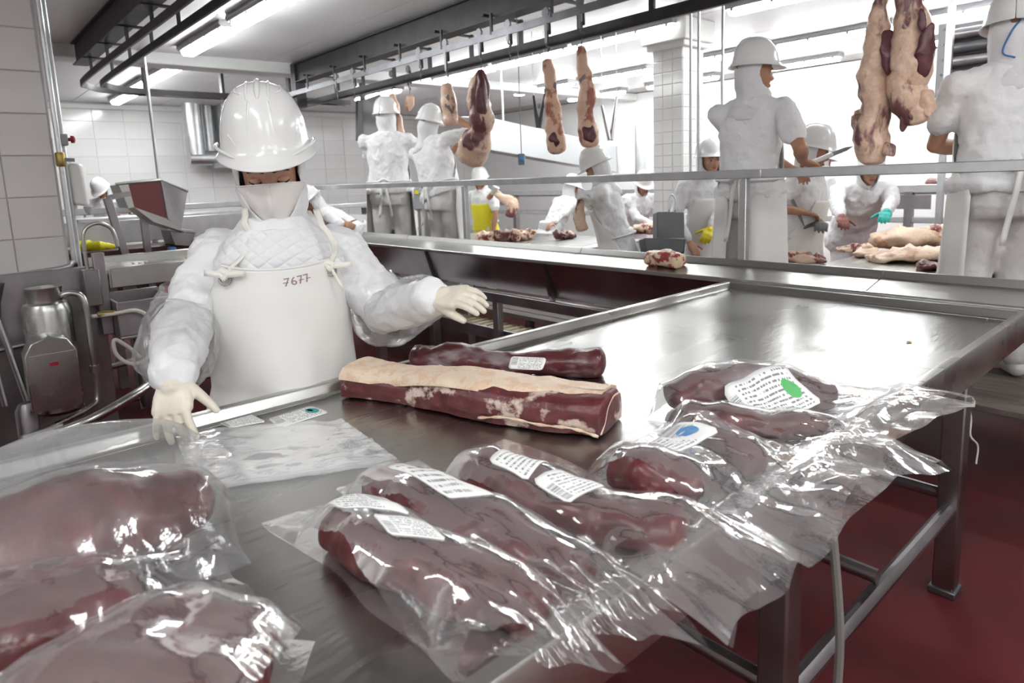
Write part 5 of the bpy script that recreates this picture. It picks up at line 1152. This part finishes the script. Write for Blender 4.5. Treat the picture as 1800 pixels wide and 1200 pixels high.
MB().beam(q[0]+FW*.2, np.array([q[0][0]+FW[0]*.2, q[0][1]+FW[1]*.2, CEIL]), .05, .05).build('hanger', MT['dark_iron'], gb)
for i, (x, y, d_, z0) in enumerate(((1214, 120, 5.25, 1.0), (1228, 120, 5.2, 1.0), (1270, 100, 5.0, 1.35))):
    p = atd(x, y, d_); tag(MB().tube([(p[0], p[1], 0 if i < 2 else z0), (p[0], p[1], CEIL)], .011, 8).build('steel_pipe', MT['galv']), ('left pipe on the corner of the tiled column', 'right pipe on the corner of the tiled column', 'thin pipe from the ceiling beside the profile worker')[i], 'pipe')
d9 = atd(1126, 260, 9.5); tag(MB().tube([(d9[0], d9[1], .3), (d9[0], d9[1], 2.1)], .08, 16).build('round_duct', MT['galv']), 'pale upright round duct left of the tiled column', 'duct')
tp = atz(245, 115, 2.68); tag(MB().tube([(tp[0], 7.38, 0), (tp[0], 7.38, CEIL)], .017, 10).build('steel_pole', MT['galv']), 'thin steel pole from ceiling to floor behind the hopper', 'pole')
# sterilizer unit with bent pipe
sx = empty('knife_sterilizer', (4.25, 2.95, 0), 'dark grey steel sterilizer box with arched pipe behind the rail', 'sterilizer')
f_ = lambda x, y, d=5.0: atd(x, y, d)
MB().prism([f_(1155, 372), f_(1203, 372), f_(1203, 420), f_(1155, 420)], (0, 0, 0), FW*.16).build('tank', M('sterilizer_steel', (.15, .155, .16), .45, .7), sx, bevel=.008)
MB().prism([f_(1132, 418, 4.95), f_(1206, 418, 4.95), f_(1203, 446, 4.95), f_(1136, 443, 4.95)], (0, 0, 0), FW*.22).build('basin', M('sterilizer_basin', (.12, .125, .13), .45, .7), sx, bevel=.01)
MB().tube(smooth_path([f_(1176, 372), f_(1176, 350), f_(1181, 342), f_(1187, 350), f_(1187, 372)], 5), .007, 8).build('pipe', MT['galv'], sx, 180)
p = f_(1168, 440, 5.05); MB().tube([(p[0], p[1], 0), (p[0], p[1], p[2])], .04, 10).build('pedestal', MT['steel_dark'], sx)
mc = empty('control_box', atd(738, 350, 6.4), 'grey control box with yellow sticker beside the leaning worker', 'box')
MB().prism([atd(727, 332, 6.4), atd(752, 330, 6.4), atd(752, 368, 6.4), atd(728, 368, 6.4)], (0, 0, 0), FW*.15).build('housing', MT['grey_plastic'], mc, bevel=.006)
MB().prism([atd(729, 334, 6.39), atd(736, 334, 6.39), atd(736, 341, 6.39), atd(729, 341, 6.39)], (0, 0, 0), FW*.004).build('sticker', MT['yellow'], mc)
p = atd(740, 368, 6.48); MB().beam((p[0], p[1], .0), (p[0], p[1], p[2]), .05, .05).build('stand', MT['galv'], mc)
# ------------------------------------------------------------------ equipment at the left
ek = empty('sterilizer_boiler', (.4, 4.35, 0), 'stainless boiler cylinder with bolted cover box and pipes beside the tiled pillar', 'boiler')
S2 = MT['steel_dark']
MB().lathe([(.10, .22), (.118, .24), (.118, .80), (.105, .835), (.082, .845), (.082, .90), (.088, .925), (.080, .925), (.074, .85), (.0, .84)], (.405, 4.36, 0), 28, cap=False).build('cylinder', MT['steel'], ek, 40)
bp = [(-.115, .30), (.115, .30), (.115, .60), (.08, .665), (.0, .695), (-.08, .665), (-.115, .60)]
MB().prism([(.375+a, 4.12, b) for a, b in bp], (0, 0, 0), (0, .16, 0)).build('cover_box', MT['steel'], ek, bevel=.006)
MB().prism([(.375+a*.9, 4.115, min(b, .615)) for a, b in bp[:3]+bp[6:]], (0, 0, 0), (0, .008, 0)).build('cover_plate', MT['steel'], ek)
MB().span((.36, 4.108, .535), (.40, 4.116, .555)).build('badge', MT['red'], ek)
MB().span((.10, 4.50, .0), (.70, 4.54, 1.0)).build('back_plate', S2, ek, bevel=.004)
MB().tube(smooth_path([(.47, 4.33, .87), (.53, 4.30, .88), (.575, 4.28, .83), (.58, 4.28, .60), (.575, 4.28, .30), (.53, 4.25, .235), (.36, 4.18, .20), (.20, 4.16, .17)], 6), .016, 10).build('pipe', MT['steel'], ek, 180)
MB().lathe([(.026, -.02), (.026, .02)], (.578, 4.28, .44), 12).build('coupling', MT['steel'], ek)
MB().tube([(.22, 4.14, .18), (.38, 4.10, .21)], .014, 10).build('handle', MT['galv'], ek)
fn = empty('funnel_pipe', (.2, 4.3, 0), 'steel funnel on a slanting drain pipe at the left edge', 'pipe')
MB().lathe([(.018, .78), (.024, .86), (.055, .97), (.050, .97), (.02, .86)], (.19, 4.38, 0), 16, cap=False).build('funnel', S2, fn, 40)
for a, b, nm in (((.19, 4.38, .80), (.26, 4.28, .30), 'drain_pipe'), ((.12, 4.30, .95), (.16, 4.2, .35), 'drain_pipe'), ((.02, 4.4, .60), (.34, 4.42, .62), 'cross_pipe')): MB().tube([a, b], .016, 10).build(nm, S2, fn)
MB().span((.0, 4.1, .0), (.10, 4.2, .78)).build('post', S2, fn); MB().lathe([(.05, .0), (.05, .3), (.03, .34)], (.24, 4.22, 0), 14).build('valve_body', S2, fn)
pp = empty('water_pipe', (.6, 4.58, 0), 'bright upright water pipe on the corner of the tiled pillar', 'pipe')
MB().tube(smooth_path([(.595, 4.575, CEIL), (.595, 4.575, 2.0), (.595, 4.575, 1.12), (.585, 4.575, 1.03), (.53, 4.57, 1.0), (.30, 4.56, .985), (.22, 4.56, .97), (.19, 4.55, .90)], 6), .015, 12).build('pipe', MT['galv'], pp, 180)
MB().tube([(.625, 4.62, .9), (.625, 4.62, CEIL)], .012, 10).build('pipe', MT['galv'], pp)
MB().lathe([(.022, -.04), (.026, -.03), (.026, .03), (.022, .04)], (.595, 4.57, 1.62), 12).build('valve', MT['brass'], pp); MB().beam((.595, 4.56, 1.62), (.66, 4.55, 1.615), .012, .02).build('lever', MT['mid_iron'], pp)
sd = empty('soap_dispenser', (.67, 4.62, 1.33), 'beige soap dispenser with dark spout by the pillar edge', 'dispenser')
MB().prism([(.63, 4.60, 1.36), (.70, 4.60, 1.345), (.70, 4.60, 1.57), (.685, 4.60, 1.60), (.63, 4.60, 1.60)], (0, 0, 0), (.03, .10, 0)).build('body', MT['white_plastic'], sd, bevel=.015)
MB().prism([(.675, 4.60, 1.345), (.715, 4.60, 1.345), (.70, 4.60, 1.295), (.685, 4.60, 1.31)], (0, 0, 0), (.02, .06, 0)).build('spout', MT['grey_plastic'], sd, bevel=.005)
MB().span((.60, 4.68, 1.3), (.66, 4.72, 1.62)).build('wall_plate', MT['galv'], sd)
es = empty('stop_button', (.64, 4.62, 1.74), 'red mushroom stop button on a small grey box', 'switch')
MB().span((.605, 4.57, 1.70), (.645, 4.63, 1.765)).build('box', MT['grey_plastic'], es, bevel=.005); MB().lathe([(.010, 0), (.010, .015), (.022, .018), (.020, .034), (.01, .038)], (.645, 4.60, 1.735), 14, axis=(1, -.3, 0)).build('button', MT['red'], es)
# sink with hose
sk = empty('hand_sink', (.85, 4.45, 0), 'small stainless sink with pale hose loop beside the boiler', 'sink')
o = MB(); w = .012
o.span((.72, 4.25, .58), (1.02, 4.62, .60)); o.build('bottom', S2, sk, bevel=.006)
for a, b in (((.72, 4.25, .60), (1.02, 4.265, .80)), ((.72, 4.605, .60), (1.02, 4.62, .82)), ((.72, 4.265, .60), (.735, 4.605, .80)), ((1.005, 4.265, .60), (1.02, 4.605, .80))): MB().span(a, b).build('side', S2, sk, bevel=.004)
MB().tube([(.84, 4.42, .58), (.845, 4.42, .12)], .03, 12).build('drain', S2, sk); MB().lathe([(.045, .12), (.055, .16), (.055, .36), (.04, .40)], (.86, 4.40, 0), 14).build('trap', S2, sk)
MB().span((.66, 4.40, .60), (.72, 4.45, 1.08)).build('splash_post', S2, sk, bevel=.004)
MB().tube(smooth_path([(.60, 4.30, .735), (.70, 4.22, .745), (.80, 4.2, .75), (.86, 4.2, .70), (.87, 4.2, .58), (.83, 4.2, .46), (.74, 4.2, .45), (.68, 4.2, .52), (.68, 4.2, .60), (.74, 4.21, .55), (.80, 4.22, .47)], 8), .011, 10).build('hose', M('milky_hose', (.62, .61, .55), .4), sk, 180)
rtube(MB(), [(.64, 4.27, .745), (.70, 4.23, .745)], [.018, .018], 10).build('hose_coupling', MT['brass'], sk, 180)
MB().tube(smooth_path([(.635, 4.42, .80), (.63, 4.42, 1.0), (.63, 4.42, 1.16), (.65, 4.42, 1.225), (.71, 4.42, 1.25), (.77, 4.42, 1.22), (.79, 4.42, 1.16), (.795, 4.42, 1.10)], 6), .011, 10).build('gooseneck', MT['steel'], sk, 180)
MB().span((.60, 4.38, .78), (.68, 4.46, .99)).build('tap_block', S2, sk, bevel=.004)
for y, z in ((4.6, .35), (4.55, .12)): MB().tube([(.58, y, z), (1.5, y+.2, z+.03)], .02, 10).build('floor_pipe', S2, sk)
dr = empty('floor_rail', (.9, 3.6, 0), 'long curved steel tube low on the floor at left', 'rail')
MB().tube(smooth_path([atd(20, 790, 2.9), atd(90, 765, 2.9), atd(165, 735, 2.95), atd(240, 692, 3.1), atd(300, 655, 3.4), atd(400, 610, 4.0)], 6), .022, 12).build('tube', MT['steel'], dr, 180)
p = atd(165, 735, 2.95); MB().tube([p, (p[0], p[1], 0)], .02, 10).build('foot', S2, dr)
# sloping conveyor tray, tank, hopper
tv = empty('steel_tray_table', (1.4, 5.0, 0), 'wet stainless tray table behind the sink', 'table')
MB().span((.80, 4.72, .90), (2.3, 5.45, .925)).build('tray', MT['steel_top'], tv, bevel=.004)
MB().span((.78, 4.68, .83), (2.32, 4.72, .955)).build('front_side', MT['steel'], tv, bevel=.006); MB().span((.78, 5.45, .83), (2.32, 5.49, .97)).build('back_side', MT['steel'], tv, bevel=.006)
for x, y in ((.9, 4.8), (2.2, 4.8), (.9, 5.4), (2.2, 5.4)): MB().span((x-.03, y-.03, 0), (x+.03, y+.03, .9)).build('leg', S2, tv)
for k in range(9):
    x, y = random.uniform(.9, 1.5), random.uniform(4.8, 5.4); tag(ellipsoid(MB(), (x, y, .931), (.012, 0, 0), (0, .008, 0), (0, 0, .006), 8, 5).build('fat_scrap', MT['fatcap'], None, 180), 'small pale fat scrap on the wet tray table', 'scrap', 'fat scraps on the tray table')
tk = empty('long_tank', (1.7, 6.6, 0), 'long low tank with bright steel side in front of the back wall', 'tank')
MB().span((.7, 6.6, .98), (2.45, 6.64, 1.18)).build('bright_side', MT['galv'], tk, bevel=.006)
MB().span((.7, 6.1, .62), (2.45, 6.6, .96)).build('trough', M('dark_red_lining', (.10, .045, .05), .4, .3), tk, bevel=.01)
for x in (.9, 1.6, 2.3): MB().span((x-.03, 6.3, 0), (x+.03, 6.36, .62)).build('leg', S2, tk)
yc = MB(); rtube(yc, [(.86, 6.35, .985), (1.0, 6.3, .99), (1.12, 6.33, .975)], [.035, .045, .02], 10); rtube(yc, [(.85, 6.4, 1.0), (.95, 6.42, 1.01)], [.04, .03], 10)
tag(remesh(yc, 'yellow_cloth', MT['yellow'], None, .01, 2, [(.04, .02, 'CLOUDS')]), 'crumpled yellow cloth lying on the long tank', 'cloth')  # a crumpled cloth, remeshed from rounded tubes
rl = empty('tank_railing', (1.5, 6.9, 0), 'light grey railing behind the long tank', 'railing')
MB().span((.7, 6.85, 1.235), (2.6, 6.91, 1.29)).build('top_bar', MT['galv'], rl, bevel=.005)
for x in (.8, 1.55, 2.5): MB().span((x-.022, 6.86, 0), (x+.022, 6.90, 1.24)).build('post', MT['galv'], rl)
MB().span((.7, 6.86, 1.10), (2.6, 6.90, 1.13)).build('mid_bar', MT['galv'], rl)
hpp = empty('hopper', (1.4, 6.1, 0), 'tilted stainless hopper with maroon reflection painted on one side on a leaning stand', 'hopper')
Yh = 5.85
f_ = lambda x, y, Y=Yh: aty(x, y, Y)
red_ = M('maroon_reflection', (.17, .055, .06), .35, .4)  # maroon reflection in the stainless side, put into the base colour
MB().prism([f_(225, 321), f_(281, 318), f_(293, 384), f_(236, 364)], (0, 0, 0), (0, .012, 0)).build('reflection_side', red_, hpp)
MB().prism([f_(281, 318), f_(281, 318)+np.array([.30, .42, -.10]), f_(323, 408)+np.array([.0, .12, 0]), f_(293, 384)], (0, 0, 0), (.008, -.008, 0)).build('right_side', MT['steel_dark'], hpp)
MB().prism([f_(209, 325), f_(225, 321), f_(236, 364), f_(226, 366)], (0, 0, 0), (0, .35, 0)).build('left_side', MT['steel'], hpp)
MB().prism([f_(236, 364), f_(293, 384), f_(326, 408), f_(270, 390)], (0, 0, 0), (0, .25, -.015)).build('chute_floor', MT['steel'], hpp)
MB().tube([f_(203, 324), f_(225, 321), f_(281, 316), f_(281, 316)+np.array([.31, .42, -.10])], .012, 8).build('lip', MT['steel'], hpp)
MB().beam(f_(188, 348), f_(226, 466), .055, .055).build('leaning_leg', S2, hpp, bevel=.004); p = f_(226, 466)
MB().beam(p, (p[0]+.02, p[1], 0), .055, .055).build('leg', S2, hpp); MB().beam(f_(188, 348), f_(228, 340), .04, .04).build('arm', S2, hpp)
p = f_(262, 375); MB().beam((p[0], p[1]+.2, 0), (p[0], p[1]+.2, p[2]), .05, .05).build('leg', S2, hpp)
gbx = empty('tilted_tub', (2.0, 6.3, .9), 'dark steel tub under the hopper mouth', 'tub')
MB().prism([f_(298, 404, 6.0), f_(345, 408, 6.0), f_(335, 434, 6.0), f_(306, 432, 6.0)], (0, 0, 0), (0, .3, 0)).build('body', S2, gbx, bevel=.01)
MB().prism([f_(296, 401, 5.99), f_(347, 405, 5.99), f_(347, 409, 5.99), f_(296, 405, 5.99)], (0, 0, 0), (0, .32, 0)).build('rim', MT['steel'], gbx)
p = f_(322, 434, 6.0); MB().beam((p[0], p[1]+.15, 0), (p[0], p[1]+.15, p[2]), .06, .06).build('stand', S2, gbx); MB().box(f_(303, 444, 5.95), (.06, .06, .1)).build('motor', MT['blue'], gbx, bevel=.015)
bn = empty('rear_bench', (3, 9.0, 0), 'long pale bench in front of the far left back wall', 'bench')
MB().span((1.2, 8.6, 1.08), (6.5, 9.2, 1.14)).build('top', MT['galv'], bn, bevel=.006)
for x in np.arange(1.4, 6.5, .55): MB().span((x, 8.62, .98), (x+.22, 8.64, 1.07)).build('bracket', MT['dark_iron'], bn)
MB().span((1.2, 8.64, .3), (6.5, 8.68, .98)).build('front', MT['wall'], bn)
for x in (1.4, 3.5, 6.2): MB().span((x-.03, 8.9, 0), (x+.03, 8.96, 1.08)).build('leg', S2, bn)
# small bits on the table
for x, y, s in ((1598, 600, .010), (1765, 566, .006), (1735, 560, .005)):
    p = atz(x, y, TZ+.003); tag(ellipsoid(MB(), p, RT*s, nrm(np.array([FW[0], FW[1], 0]))*s*.5, np.array([0, 0, s*.35]), 8, 5).build('fat_scrap', MT['fatcap'], None, 180), 'tiny fat scrap on the far end of the packing table', 'scrap', 'fat scraps on the packing table')
